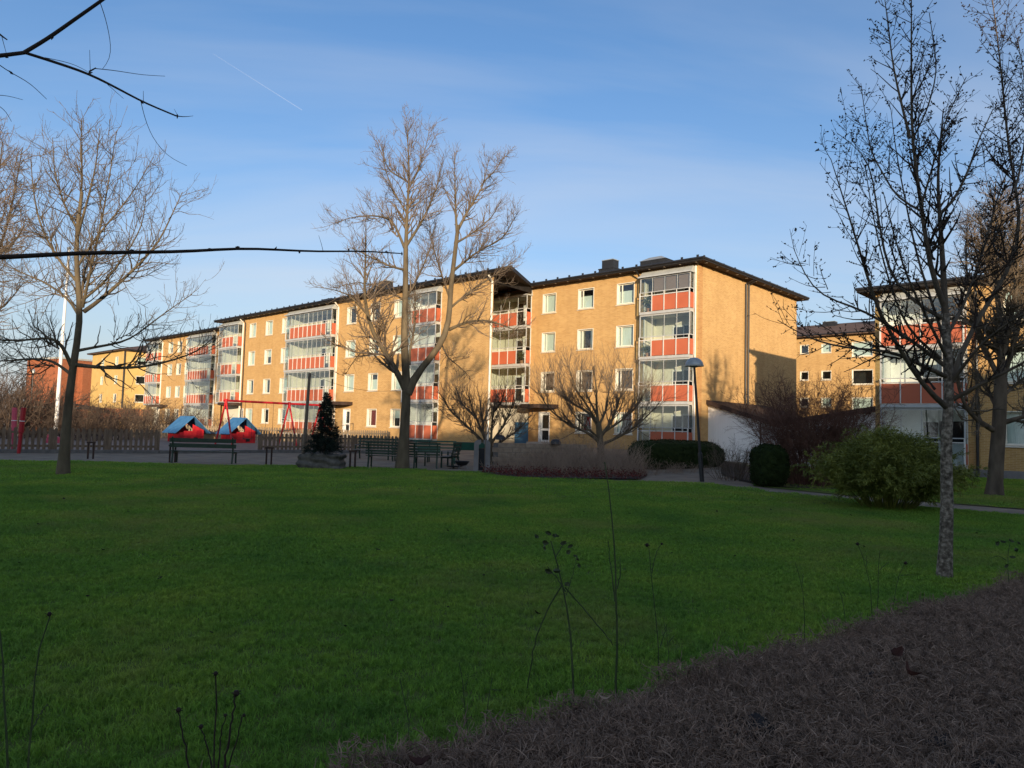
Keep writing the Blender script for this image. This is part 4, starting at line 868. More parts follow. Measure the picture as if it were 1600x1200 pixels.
# far tree at the left edge and a lit crown behind block D
T7 = add_tree('bare_tree', 'pale bare tree cut by the left edge of the picture behind the spreading tree', 'tree',
    [([(-70, 720), (-68, 640), (-66, 560), (-62, 480)], .30, .20, 0)],
    [([(-62, 490), (-58, 400), (-50, 300), (-40, 200)], .18, .03, 0), ([(-64, 520), (-20, 440), (10, 360), (25, 290), (35, 230)], .14, .02, 2), ([(-62, 480), (-30, 380), (-5, 290), (5, 220)], .12, .02, -2), ([(-60, 450), (-20, 400), (15, 390), (40, 350)], .10, .02, -3), ([(-64, 540), (-20, 500), (15, 470), (38, 440)], .10, .02, 3)],
    40.0,
    [dict(n=140, k=7, angle=(30, 70), ratio=.42, lim=(.8, 3.2), trop=.06, wander=.22, rr=.5, rmin=.02, tmin=.2), dict(n=900, k=6, angle=(30, 70), ratio=.42, lim=(.5, 1.5), trop=.06, wander=.24, rr=.55, rmin=.013, tmin=.1, all=True),
     dict(n=3000, k=4, angle=(25, 60), ratio=.5, lim=(.3, .9), trop=.08, wander=.22, rr=.6, rmin=.009, tmin=.1, sides=3, all=True)], M['bark'], M['twig'])
T8 = add_tree('bare_tree', 'tan twiggy tree crown rising behind the roof at the right edge', 'tree',
    [([(1600, 690), (1600, 600), (1594, 520), (1590, 470)], .28, .20, 0)],
    [([(1576, 480), (1570, 420), (1560, 360), (1562, 310)], .16, .02, 0), ([(1577, 500), (1550, 430), (1530, 380), (1515, 345)], .14, .02, 2), ([(1578, 500), (1600, 430), (1615, 370), (1620, 310)], .14, .02, -2), ([(1576, 470), (1590, 400), (1592, 340), (1590, 300)], .12, .02, 2)],
    58.0,
    [dict(n=140, k=7, angle=(30, 70), ratio=.42, lim=(.8, 3.2), trop=.06, wander=.22, rr=.5, rmin=.022, tmin=.2), dict(n=1000, k=6, angle=(30, 70), ratio=.42, lim=(.5, 1.6), trop=.05, wander=.24, rr=.55, rmin=.015, tmin=.1, all=True),
     dict(n=3600, k=4, angle=(25, 60), ratio=.5, lim=(.3, 1.0), trop=.06, wander=.22, rr=.6, rmin=.011, tmin=.1, sides=3, all=True)], M['bark'], M['twig'])
# near branches reaching in from the upper left: a tree standing left of the viewer
def near_tree():
    Yb = 2.6
    base = np.array([-2.6, 1.9, 0.0])
    root = empty('bare_tree', tuple(base), 0, 'near dark tree off the left edge whose thin branches cross the upper left sky', 'tree')
    V, Q = tubes(np.array([resample([base, base + (.02, .05, 1.2), base + (-.03, .1, 2.4), base + (.05, .2, 3.6), base + (0, .3, 5.0)], 12)]), np.linspace(.11, .05, 12)[None], 12)
    link('trunk', mesh_arrays('trunk', V - base, Q, M['bark'], True), root)
    L = []
    def br(pts, r0, r1, y0, y1, k=16):
        n = len(pts); q = [at(x, y, y0 + (y1 - y0) * i / (n - 1)) for i, (x, y) in enumerate(pts)]; L.append((resample(q, k), np.linspace(r0, r1, k)))
    t1 = [tuple(base + (.03, .22, 3.75))]
    def br2(first, pts, r0, r1, y0, y1, k=20):
        n = len(pts); q = [np.array(first)] + [at(x, y, y0 + (y1 - y0) * i / (n - 1)) for i, (x, y) in enumerate(pts)]; L.append((resample(q, k), np.linspace(r0, r1, k)))
    br2(base + (-.02, .18, 3.0), [(-60, 95), (0, 87), (40, 82)], .016, .0066, 2.3, 2.4)
    br([(38, 82), (75, 60), (120, 28), (160, 0), (200, -30)], .0066, .005, 2.4, 2.5)
    br([(38, 82), (70, 92), (136, 114), (180, 136), (222, 159), (275, 181)], .0055, .0028, 2.4, 2.6)
    br([(275, 181), (288, 183), (302, 181)], .0020, .0006, 2.6, 2.62, 6); br([(278, 181), (272, 170)], .0009, .0005, 2.6, 2.6, 5)
    br([(70, 90), (100, 96), (120, 102), (137, 112)], .0012, .0008, 2.45, 2.5, 8); br([(148, 107), (180, 110), (220, 117), (258, 119)], .0014, .0007, 2.5, 2.6, 10); br([(139, 112), (150, 106)], .0030, .002, 2.5, 2.5, 5)
    br([(155, 0), (164, 25), (171, 55), (174, 80), (170, 98), (160, 108)], .0014, .0007, 2.5, 2.52, 12); br([(220, 158), (226, 185), (238, 215), (262, 245), (292, 259)], .0012, .0007, 2.58, 2.6, 12)
    br([(141, 110), (140, 78)], .0010, .0006, 2.5, 2.5, 5); br([(224, 159), (224, 142)], .001, .0006, 2.55, 2.55, 5); br([(168, 132), (193, 154)], .001, .0006, 2.55, 2.6, 6)
    br([(-10, 95), (15, 113), (45, 128), (73, 155)], .0016, .0008, 2.3, 2.4, 10); br([(-20, 148), (10, 149), (36, 156)], .0012, .0007, 2.3, 2.35, 8); br([(-10, 160), (8, 172), (18, 190)], .0012, .0007, 2.3, 2.35, 8)
    br([(-5, 50), (5, 58), (11, 62)], .0035, .002, 2.3, 2.3, 5); br([(3, 58), (10, 84)], .001, .0006, 2.3, 2.3, 5)
    br2(base + (0, .14, 2.1), [(-60, 404), (0, 403), (100, 396), (200, 394), (260, 394), (320, 392), (372, 387), (430, 390), (505, 394), (570, 391), (600, 395), (626, 396)], .012, .0022, 2.1, 2.9, 34)
    br([(505, 393), (502, 380), (498, 368)], .0010, .0006, 2.75, 2.75, 5)
    V, Q = join([tubes(p[None], r[None], 8) for p, r in L]); link('branches', mesh_arrays('branches', V - base, Q, M['twig_dark'], True), root)
    bp = [at(x, y, Y) for x, y, Y in [(10, 89, 2.38), (82, 58, 2.45), (140, 114, 2.5), (222, 160, 2.55), (277, 181, 2.6), (205, 391, 2.4), (150, 396, 2.35), (268, 394, 2.5), (372, 386, 2.6), (468, 394, 2.7), (570, 393, 2.8), (605, 394, 2.88), (640 - 12, 397, 2.9), (18, 114, 2.33), (327, 389, 2.55), (430, 389, 2.66), (545, 390, 2.78)]]
    bp = np.array(bp); d = norm(rng.normal(size=(len(bp), 3))); s = .011
    V, Q = tubes(np.stack([bp - d * s * .6, bp, bp + d * s], 1), np.tile(np.array([[.001, .0042, .0008]]), (len(bp), 1)), 5); link('buds', mesh_arrays('buds', V - base, Q, M['twig_dark'], True), root)
near_tree()

# ------------------------------------------------------------------ shrubs, hedges, bamboo, fir
def shrub_mesh(n0, h, spread, levels=2, r=.012, lean=.35, n1=6, trop=.06, seed=None, n2=3, rmin=.004):
    a = rng.uniform(0, 2 * np.pi, n0); rad = rng.random(n0) ** .6 * spread * .35
    base = np.stack([np.cos(a) * rad, np.sin(a) * rad, np.full(n0, -.05)], 1); D = norm(np.stack([np.cos(a) * rng.uniform(.05, lean * 2, n0), np.sin(a) * rng.uniform(.05, lean * 2, n0), np.ones(n0)], 1))
    k = 8; P = np.zeros((n0, k, 3)); P[:, 0] = base; st = (h * rng.uniform(.65, 1.08, n0) / (k - 1))[:, None]
    for j in range(1, k): D = norm(D + rng.normal(size=(n0, 3)) * .12 + np.array([0, 0, .01])); P[:, j] = P[:, j - 1] + D * st
    R = np.tile(np.linspace(r, r * .35, k), (n0, 1)); parts = [tubes(P, R, 4)]
    P1, R1 = grow(P, R, n0 * n1, 6, (25, 60), .35, (.2, h * .45), trop, .2, .55, rmin, .25); parts.append(tubes(P1, R1, 3))
    if levels > 1: P2, R2 = grow(P1, R1, n0 * n1 * n2, 4, (25, 60), .5, (.1, h * .25), trop, .2, .6, rmin * .7, .1); parts.append(tubes(P2, R2, 3))
    return join(parts)
def add_shrub(name, label, loc, V, Q, mat, group=None, rz=0.0, sc=1.0, me=None):
    root = link(name, me if me else mesh_arrays(name, V, Q, mat, True), None, loc, (0, 0, rz)); root.scale = (sc, sc, sc)
    return tag(root, label, 'shrub', group)
# big russet shrub on the right
V, Q = shrub_mesh(250, 3.5, 2.8, 2, .013, .31, 12, .0, n2=5, rmin=.0055)
p = gnd(1278, 760); add_shrub('deciduous_shrub', 'big russet brown leafless shrub beside the bamboo, before the white link building', (p[0], p[1] + .3, 0), V, Q, M['twig_red'])
V, Q = shrub_mesh(60, 1.5, 1.6, 2, .008, .4, 8, .02, rmin=.004)
p = gnd(1152, 752); add_shrub('deciduous_shrub', 'small thin leafless shrub between lamp post and dark clipped bush', (p[0], p[1] + .6, 0), V, Q, M['twig_grey'])
# lit shrubs in front of block C and the dark thicket behind the left fence
lib = []
for i in range(4):
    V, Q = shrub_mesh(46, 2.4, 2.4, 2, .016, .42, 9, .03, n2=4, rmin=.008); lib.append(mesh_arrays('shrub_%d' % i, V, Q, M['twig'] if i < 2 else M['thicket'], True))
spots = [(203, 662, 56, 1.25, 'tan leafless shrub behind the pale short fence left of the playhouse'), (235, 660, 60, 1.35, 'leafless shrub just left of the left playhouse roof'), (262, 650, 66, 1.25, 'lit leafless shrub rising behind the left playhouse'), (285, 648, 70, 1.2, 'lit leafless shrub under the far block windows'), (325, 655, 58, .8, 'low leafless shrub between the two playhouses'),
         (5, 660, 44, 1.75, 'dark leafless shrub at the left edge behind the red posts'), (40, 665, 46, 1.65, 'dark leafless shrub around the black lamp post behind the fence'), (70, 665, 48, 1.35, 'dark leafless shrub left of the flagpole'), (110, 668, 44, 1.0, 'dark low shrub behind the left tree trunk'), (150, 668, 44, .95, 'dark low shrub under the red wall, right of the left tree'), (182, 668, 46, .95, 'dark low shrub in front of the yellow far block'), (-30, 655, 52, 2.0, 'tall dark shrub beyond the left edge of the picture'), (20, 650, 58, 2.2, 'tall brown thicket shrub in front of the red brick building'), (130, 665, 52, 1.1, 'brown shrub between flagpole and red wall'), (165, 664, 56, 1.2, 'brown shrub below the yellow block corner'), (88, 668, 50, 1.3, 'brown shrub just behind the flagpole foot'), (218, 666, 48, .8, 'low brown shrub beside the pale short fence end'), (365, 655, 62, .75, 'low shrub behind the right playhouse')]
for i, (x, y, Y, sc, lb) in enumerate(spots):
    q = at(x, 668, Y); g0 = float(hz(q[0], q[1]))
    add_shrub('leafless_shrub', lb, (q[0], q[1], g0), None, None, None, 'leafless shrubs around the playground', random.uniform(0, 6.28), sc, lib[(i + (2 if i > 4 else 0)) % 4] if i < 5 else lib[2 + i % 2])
# dark clipped evergreen hedges
def clipped(name, label, c, size, rz, nleaf, mat, round_=.35):
    root = empty(name, c, rz, label, 'hedge'); sx, sy, sz = size
    bm = bmesh.new(); bmesh.ops.create_cube(bm, size=1); bmesh.ops.subdivide_edges(bm, edges=bm.edges[:], cuts=9, use_grid_fill=True)
    pts = []
    for v in bm.verts:
        q = np.array(v.co) * 2; m = np.max(np.abs(q)); l = (np.sum(np.abs(q) ** 3.4)) ** (1 / 3.4); q = q / max(l, 1e-6) * m * (1 + .035 * math.sin(q[0] * 5 + q[2] * 3) * math.cos(q[1] * 4))
        q = q * np.array([sx / 2, sy / 2, sz / 2]) + np.array([0, 0, sz / 2]); q = q + rng.normal(size=3) * .02; v.co = q
    me = bpy.data.meshes.new('core'); bm.to_mesh(me); 
    fs = [(np.array(f.calc_center_median()), np.array(f.normal), f.calc_area()) for f in bm.faces]; bm.free()
    me.materials.append(M['leaf_dark']); link('core', me, root)
    ar = np.array([f[2] for f in fs]); i = rng.choice(len(fs), nleaf, p=ar / ar.sum()); C_ = np.array([f[0] for f in fs])[i]; N_ = np.array([f[1] for f in fs])[i]
    cs = np.sqrt(ar[i])[:, None]; off = rng.uniform(-.5, .5, (nleaf, 3)); off -= N_ * np.sum(off * N_, 1, keepdims=True)
    V, Q = leaf_quads(C_ + off * cs + N_ * .01, N_ * .8 + rng.normal(size=(nleaf, 3)) * .6, rng.uniform(.035, .07, nleaf), rng.uniform(.02, .032, nleaf))
    tag(link('foliage', mesh_arrays('foliage', V, Q, mat), root), kind='stuff')
    return root
p0, p1 = gnd(984, 736), gnd(1122, 736)
clipped('clipped_hedge', 'long dark evergreen hedge with rounded top below the ground floor balcony', (7.2, 31.2, 0), (4.3, 1.8, 1.28), .32, 7000, M['leaf_dark'])
p = gnd(1212, 763); clipped('clipped_bush', 'dark clipped evergreen bush between the lamp post and the russet shrub', (p[0], p[1] + .6, 0), (1.02, 1.0, 1.3), .2, 3500, M['leaf_dark'])
# bamboo clump
def bamboo():
    c = gnd(1407, 801); root = empty('bamboo_clump', (c[0], c[1] + .6, 0), 0, 'rounded green bamboo clump with drooping leaves at the path on the right', 'bamboo')
    n = 260; a = rng.uniform(0, 2 * np.pi, n); rad = np.sqrt(rng.random(n)); base = np.stack([np.cos(a) * rad * .55, np.sin(a) * rad * .45, np.zeros(n)], 1)
    D = norm(np.stack([np.cos(a) * rad * .85, np.sin(a) * rad * .7, np.full(n, 1.0)], 1)); k = 9; P = np.zeros((n, k, 3)); P[:, 0] = base; st = (rng.uniform(1.25, 1.95, n) * (1 - .12 * rad) / (k - 1))[:, None]
    for j in range(1, k):
        D = norm(D + rng.normal(size=(n, 3)) * .05 + np.stack([np.cos(a) * .05 * rad, np.sin(a) * .05 * rad, np.full(n, -.035 * j / 3)], 1)); P[:, j] = P[:, j - 1] + D * st
    R = np.tile(np.linspace(.007, .002, k), (n, 1)); V, Q = tubes(P, R, 4); link('stems', mesh_arrays('stems', V, Q, M['leaf_bamboo'], True), root)
    P1, R1 = grow(P, R, 1900, 5, (30, 70), .3, (.15, .5), -.06, .12, .5, .0018, .3)
    m = 34000; i = rng.integers(0, len(P1), m); f = rng.random(m) ** .7 * 3.999; j = f.astype(int); fr = (f - j)[:, None]; pos = P1[i, j] * (1 - fr) + P1[i, j + 1] * fr; T = norm(P1[i, j + 1] - P1[i, j])
    V1, Q1 = tubes(P1, R1, 3); V2, Q2 = leaf_quads(pos, T + rng.normal(size=(m, 3)) * .55 + np.array([0, 0, -.35]), rng.uniform(.06, .13, m), rng.uniform(.012, .022, m))
    # leafy sprays filling the dome
    ns = 1500; u = norm(rng.normal(size=(ns, 3)) * np.array([1, 1, .9]) + np.array([0, 0, .25])); u[:, 2] = np.abs(u[:, 2] + .12) - .12; rr_ = (rng.uniform(.35, 1, ns) ** .5 * (1 + .13 * np.sin(u[:, 0] * 7) * np.cos(u[:, 1] * 6 + u[:, 2] * 5)))[:, None]
    sc = u * rr_ * np.array([1.2, 1.02, .95]) + np.array([0, 0, .86]); sc = sc[sc[:, 2] > .12]; ns = len(sc); q_ = 26
    sp = np.repeat(sc, q_, 0) + rng.normal(size=(ns * q_, 3)) * np.array([.09, .09, .07]); od = np.repeat(norm(sc - np.array([0, 0, .7])), q_, 0)
    V3, Q3 = leaf_quads(sp, od * .7 + rng.normal(size=(ns * q_, 3)) * .5 + np.array([0, 0, -.45]), rng.uniform(.06, .13, ns * q_), rng.uniform(.013, .022, ns * q_))
    V, Q = join([(V1, Q1), (V2, Q2), (V3, Q3)])
    tag(link('foliage', mesh_arrays('foliage', V, Q, M['leaf_bamboo']), root), kind='stuff')
bamboo()
# fir tree in its wrapped planter
def fir():
    c = gnd(499, 733); c[1] += .35
    pl = MB(); nx, ny, nzz = 16, 8, 6; W, Dp, Hh = 1.45, .95, .52
    bm = bmesh.new(); bmesh.ops.create_cube(bm, size=1); bmesh.ops.subdivide_edges(bm, edges=bm.edges[:], cuts=11, use_grid_fill=True)
    for v in bm.verts:
        x, y, z = v.co; bulge = 1 + .05 * math.sin(9 * x + 5 * z) + .04 * math.sin(14 * z + 6 * x)
        v.co = (x * W * (1 + .05 * (0.5 - z)) * bulge, y * Dp * bulge, (z + .5) * Hh + .02 * math.sin(17 * x) + .015 * math.sin(23 * y)); v.co += Vector(rng.normal(size=3) * .008)
    me = bpy.data.meshes.new('wrapped_planter'); bm.to_mesh(me); bm.free(); me.materials.append(M['tarp']); me.polygons.foreach_set('use_smooth', [True] * len(me.polygons))
    o = link('wrapped_planter', me, None, (c[0], c[1], 0.0)); tag(o, 'low planter wrapped in wrinkled grey sheeting under the fir tree', 'planter')
    root = empty('fir_tree', (c[0] + .06, c[1], Hh), 0, 'small dark fir tree standing in the wrapped planter', 'tree')
    H_ = 2.25; b = MB(); b.tube([(0, 0, -.1), (.01, 0, 1.), (0, 0, H_)], [.05, .03, .008], 8); b.build('trunk', M['bark'], root)
    P = []; 
    for z in np.linspace(.16, H_ - .1, 26):
        L = .68 * (1 - z / H_) ** .9 + .05
        for kx in range(12):
            a_ = rng.uniform(0, 6.28); l = L * rng.uniform(.65, 1.12); q = [np.array([0, 0, z])]
            for t in (.35, .7, 1.0): q.append(np.array([math.cos(a_) * l * t, math.sin(a_) * l * t, z + l * (.10 * t - .22 * t * t) + (.12 * l * t if z > 1.3 else 0)]))
            P.append(resample(q, 6))
    P = np.array(P); R = np.tile(np.linspace(.011, .004, 6), (len(P), 1)); P1, R1 = grow(P, R, 2200, 4, (30, 60), .45, (.07, .3), .0, .08, .6, .003, .12)
    src = np.concatenate([P1, np.array([resample(p, 4) for p in P])]); m = 70000; i = rng.integers(0, len(src), m); f = rng.random(m) * 2.999; j = f.astype(int); fr = (f - j)[:, None]
    pos = src[i, j] * (1 - fr) + src[i, j + 1] * fr; T = norm(src[i, j + 1] - src[i, j]); V2, Q2 = leaf_quads(pos, T * .8 + norm(rng.normal(size=(m, 3))), rng.uniform(.03, .05, m), .010)
    V, Q = join([tubes(P, R, 4), tubes(P1, R1, 3), (V2, Q2)]); link('branches', mesh_arrays('branches', V, Q, M['needle']), root)
fir()
# dry stalks and red leaves in the planting bed
def in_poly(x, y, poly):
    ins = np.zeros(len(x), bool); n = len(poly)
    for i in range(n):
        (x0, y0), (x1, y1) = poly[i], poly[(i + 1) % n]
        c = ((y0 > y) != (y1 > y)) & (x < (x1 - x0) * (y - y0) / (y1 - y0 + 1e-12) + x0); ins ^= c
    return ins
def sample_poly(poly, n):
    pl = np.array(poly); lo, hi = pl.min(0), pl.max(0); out = np.zeros((0, 2))
    while len(out) < n:
        q = rng.uniform(lo, hi, (n * 2, 2)); out = np.concatenate([out, q[in_poly(q[:, 0], q[:, 1], poly)]])
    return out[:n]
q = sample_poly([(p[0], p[1]) for p in BED], 3600); q = q[rng.random(len(q)) < np.clip((q[:, 1] - 24.9) / 1.5, .05, 1) * np.clip(.35 + (q[:, 0] + .5) / 2.5, .3, 1)]; n = len(q); front = np.clip((q[:, 1] - 24.6) / 2.4, .1, 1) * np.clip((q[:, 0] + .6) / 3.0, .15, 1)
clump = .55 + .45 * np.sin(q[:, 0] * 2.3 + 1.0) * np.cos(q[:, 1] * 1.9)
P = np.zeros((n, 6, 3)); P[:, 0, :2] = q; P[:, 0, 2] = .04; D = norm(np.c_[rng.normal(size=(n, 2)) * .5, np.ones(n)]); st = (rng.uniform(.45, 1.55, n) * (.35 + .65 * front) * (.7 + .4 * clump) / 5)[:, None]
for j in range(1, 6): D = norm(D + np.c_[rng.normal(size=(n, 2)) * .13, -np.full(n, .02 * j)]); P[:, j] = P[:, j - 1] + D * st
R = np.tile(np.linspace(.006, .003, 6), (n, 1)); P1, R1 = grow(P, R, 4200, 4, (20, 55), .3, (.08, .3), .05, .15, .7, .0028, .3)
V, Q = join([tubes(P, R, 3), tubes(P1, R1, 3)]); tag(link('dry_stalks', mesh_arrays('dry_stalks', V, Q, M['straw'])), 'pale dry perennial stalks filling the planting bed before the fruit trees', 'dry plants', kind='stuff')
q = sample_poly([(p[0], p[1]) for p in BED], 9000); k = rng.random(len(q)) < np.clip(1.4 - (q[:, 1] - 24.7) / 2.2, 0, 1); q = q[k]; n = len(q)
V, Q = leaf_quads(np.c_[q, .05 + rng.random(n) ** 2 * .22], rng.normal(size=(n, 3)) * [1, 1, .5], rng.uniform(.05, .10, n), rng.uniform(.03, .06, n)); tag(link('ground_cover', mesh_arrays('ground_cover', V, Q, M['redleaf'])), 'dark red fallen leaves and ground cover along the front of the planting bed', 'leaves', kind='stuff')
# thin plants by the clipped hedge
V, Q = shrub_mesh(50, .5, 2.0, 1, .004, .9, 5, .0, rmin=.003)
for i, (x, y, lb) in enumerate([(1035, 741, 'dry grey weeds at the foot of the long evergreen hedge, left part'), (1075, 741, 'dry grey weeds at the foot of the long evergreen hedge, beside the lamp post'), (1010, 742, 'dry grey weeds at the left end of the long evergreen hedge')]):
    p = gnd(x, y); V, Q = shrub_mesh(50, .55, 2.0, 1, .005, .9, 5, .0, rmin=.0035); tag(link('dry_weeds', mesh_arrays('dry_weeds', V, Q, M['straw'], True), None, (p[0], p[1] + .4, 0)), lb, 'plant', 'weeds by the hedge')
# ------------------------------------------------------------------ fences
def slat_mesh(w, h, t, mat, name='slat'):
    key = ('slat', w, h, t, mat.name)
    if key not in _cache:
        b = MB(); x = w / 2
        b.hexa([(-x, -t / 2, 0), (x, -t / 2, 0), (x, t / 2, 0), (-x, t / 2, 0), (-x, -t / 2, h - .05), (x, -t / 2, h - .05), (x, t / 2, h - .05), (-x, t / 2, h - .05)])
        b.hexa([(-x, -t / 2, h - .05), (x, -t / 2, h - .05), (x, t / 2, h - .05), (-x, t / 2, h - .05), (-x * .25, -t / 2, h), (x * .25, -t / 2, h), (x * .25, t / 2, h), (-x * .25, t / 2, h)])
        _cache[key] = b.mesh(name, mat)
    return _cache[key]
def fence(a, b, h, label, mat='fence', pitch=.205, sw=.125, zoff=0.06):
    a, b = np.array(a, float), np.array(b, float); L = np.linalg.norm(b - a); th = math.atan2(b[1] - a[1], b[0] - a[0]); d = (b - a) / L
    root = empty('picket_fence', (a[0], a[1], 0), th, label, 'fence', 'picket fences round the playground')
    g = lambda s: float(hz(*(a + d * s))); n = int(L / pitch); sm = slat_mesh(sw, h, .022, M[mat])
    for i in range(n):
        s = (i + .5) * L / n; link('slat', sm, root, (s, -.045, g(s) + zoff + random.uniform(-.012, .012)), (0, random.uniform(-.012, .012), 0))
    nb = max(1, int(L / 2.0)); 
    for i in range(nb):
        s0, s1 = i * L / nb, (i + 1) * L / nb
        for zr in (.24, h - .22):
            m = MB(); m.beam((s0 + .05, 0, g(s0) + zoff + zr), (s1 - .05, 0, g(s1) + zoff + zr), .045, .095); m.build('rail', M[mat], root)
    for i in range(nb + 1):
        s = i * L / nb; cbox('post', .10, .10, h - .02, M[mat], root, (s, .02, g(s) + zoff - .06))
    return root
fence((-29, 26.4), (-21.9, 30.55), 1.05, 'weathered grey picket fence at the left edge beyond the red posts')
fence((-21.9, 30.55), (-16.55, 33.85), 1.05, 'weathered grey picket fence behind the left tree trunk, ending at the playground gap')
fence((-12.95, 37.1), (-6.4, 40.7), .93, 'brown picket fence behind the fir tree and benches, right of the playground gap')
fence((-27.2, 51.5), (-23.2, 54.6), 1.0, 'sunlit tan picket fence left of the playhouses', 'fence_tan', zoff=.02)
fence((-23.2, 54.6), (-15.0, 53.0), 1.0, 'sunlit tan picket fence behind the two playhouses', 'fence_tan', zoff=.02)
fence((-15.0, 53.0), (-8.2, 48.4), .95, 'tan picket fence along the foot of the long block', 'fence_tan', zoff=.02)
# ------------------------------------------------------------------ playground
def playhouse(px, Y, label, rz):
    p = at(px, 690, Y); z = float(hz(p[0], p[1])); o = empty('playhouse', (p[0], p[1], z), rz, label, 'playhouse', 'red playhouses with blue roofs')
    w, d, h, rh = 1.6, 1.5, .80, 1.62
    # local: x width (gable front faces -y)
    f = MB(); t = .03; x = w / 2
    # front: left half set back as a porch, right half closed with window
    f.hexa([(0.05, -d / 2, 0), (x, -d / 2, 0), (x, -d / 2 + t, 0), (.05, -d / 2 + t, 0), (.05, -d / 2, 1.15), (x, -d / 2, h - .02), (x, -d / 2 + t, h - .02), (.05, -d / 2 + t, 1.15)]); f.build('front_wall', M['red'], o)
    f = MB(); f.box(-x * .62, .05, -d / 2 + .02, -d / 2 + .05, 0, .72); f.build('porch_parapet', M['red'], o)
    f = MB(); f.box(-x, -x * .62, -d / 2 + .02, -d / 2 + .05, 0, .62); f.build('side_parapet', M['red_dark'], o)  # darker red here and on the back wall: shade put into the colour
    f = MB(); f.hexa([(-x, d / 2, 0), (x, d / 2, 0), (x, d / 2 + t, 0), (-x, d / 2 + t, 0), (-.1, d / 2, 1.42), (.1, d / 2, 1.42), (.1, d / 2 + t, 1.42), (-.1, d / 2 + t, 1.42)]); f.build('back_wall', M['red_dark'], o)
    for sx, hh in ((-1, .62), (1, h)):
        f = MB(); f.box(sx * x - t / 2, sx * x + t / 2, -d / 2 + .05, d / 2, 0, hh); f.build('side_wall', M['red'], o)
    cbox('painted_opening', .34, .012, .34, M['red_dark'], o, (.48, -d / 2 - .008, .42)); cbox('window_ledge', .46, .10, .03, M['red'], o, (.48, -d / 2 - .05, .40)); cbox('painted_hole', .26, .012, .20, M['dark'], o, (.28, -d / 2 - .009, .10))  # opening and hole are flat plates, the shade inside painted as darker colour
    for sx in (-1, 1):
        r = MB(); e = 1.14; za = h - .02 - .22; zt = rh
        r.hexa([(sx * e, -d / 2 - .24, za), (0, -d / 2 - .24, zt), (0, d / 2 + .15, zt), (sx * e, d / 2 + .15, za), (sx * e, -d / 2 - .24, za + .035), (0, -d / 2 - .24, zt + .045), (0, d / 2 + .15, zt + .045), (sx * e, d / 2 + .15, za + .035)])
        r.build('roof_panel', M['blue_roof'], o)
    return o
playhouse(290, 46.5, 'left red playhouse with blue roof, seen over the green bench', math.radians(50)); playhouse(372, 47.5, 'right red playhouse with blue roof, beside the swing legs', math.radians(48))
p = at(325, 690, 49.0); sb = empty('sandbox', (p[0], p[1], float(hz(p[0], p[1]))), math.radians(20), 'wooden box with dark lid between the two playhouses', 'sandbox')
b = MB(); b.box(-.45, .45, -.4, .4, 0, .55); b.build('box', M['wood_box'], sb); b = MB(); b.hexa([(-.75, -.5, .55), (.55, -.5, .52), (.55, .5, .52), (-.75, .5, .55), (-.75, -.5, 1.0), (.5, -.5, .56), (.5, .5, .56), (-.75, .5, 1.0)]); b.build('lid', M['plinth'], sb)
# swing
p0, p1 = at(353, 628, 40.0), at(452, 633, 43.2); p2 = p1 + (p1 - p0) * .55
sw = empty('swing_set', (p0[0], p0[1], 0), 0, 'red swing frame with A shaped legs behind the fence', 'swing'); S = lambda v: (v[0] - p0[0], v[1] - p0[1], v[2])
zt = 2.72
def sp(v, z=zt): return (v[0] - p0[0], v[1] - p0[1], z)
b = MB(); b.tube([sp(p0 - (p1 - p0) * .03), sp(p2 + (p1 - p0) * .02)], .065, 10); b.build('crossbeam', M['red'], sw, smooth=True)
ax = norm((p1 - p0)[:2]); nx_ = np.array([-ax[1], ax[0]])
for q in (p0, p1, p2):
    for s in (-1, 1):
        f = q[:2] + nx_ * s * .95; g0 = float(hz(f[0], f[1])); b = MB(); b.tube([(q[0] - p0[0], q[1] - p0[1], zt), (f[0] - p0[0], f[1] - p0[1], g0)], .05, 10); b.build('leg', M['red'], sw, smooth=True)
    b = MB(); b.tube([sp(q, zt - .16), sp(q, zt + .10)], .09, 10); b.build('bracket', M['red'], sw)
for i, t in enumerate((.35, .68, 1.25)):
    q = p0 + (p1 - p0) * t
    for s in (-1, 1):
        b = MB(); r = q[:2] + ax * s * .24; b.tube([(r[0] - p0[0], r[1] - p0[1], zt), (r[0] - p0[0], r[1] - p0[1], .62)], .010, 5); b.build('chain', M['black'], sw)
    b = MB(); b.box(-.26, .26, -.09, .09, .58, .62); b.build('seat', M['black'], sw, (q[0] - p0[0], q[1] - p0[1], 0), (0, 0, math.atan2(ax[1], ax[0])))
# flagpole
q = at(87, 672, 45); fp = empty('flagpole', (q[0], q[1], float(hz(q[0], q[1]))), 0, 'tall white flagpole behind the left fence', 'flagpole')
b = MB(); b.tube([(0, 0, 0), (.02, 0, 4), (.12, 0, 12.0)], [.12, .10, .06], 12); b.build('pole', M['white'], fp, smooth=True)
b = MB(); b.lathe([(0, .12), (.09, .07), (.12, 0), (.09, -.07), (0, -.12)], (.12, 0, 12.1), 12); b.build('ball', M['lamp_steel'], fp, smooth=True); cbox('bracket', .3, .3, .5, M['plinth'], fp, (0, 0, 0))
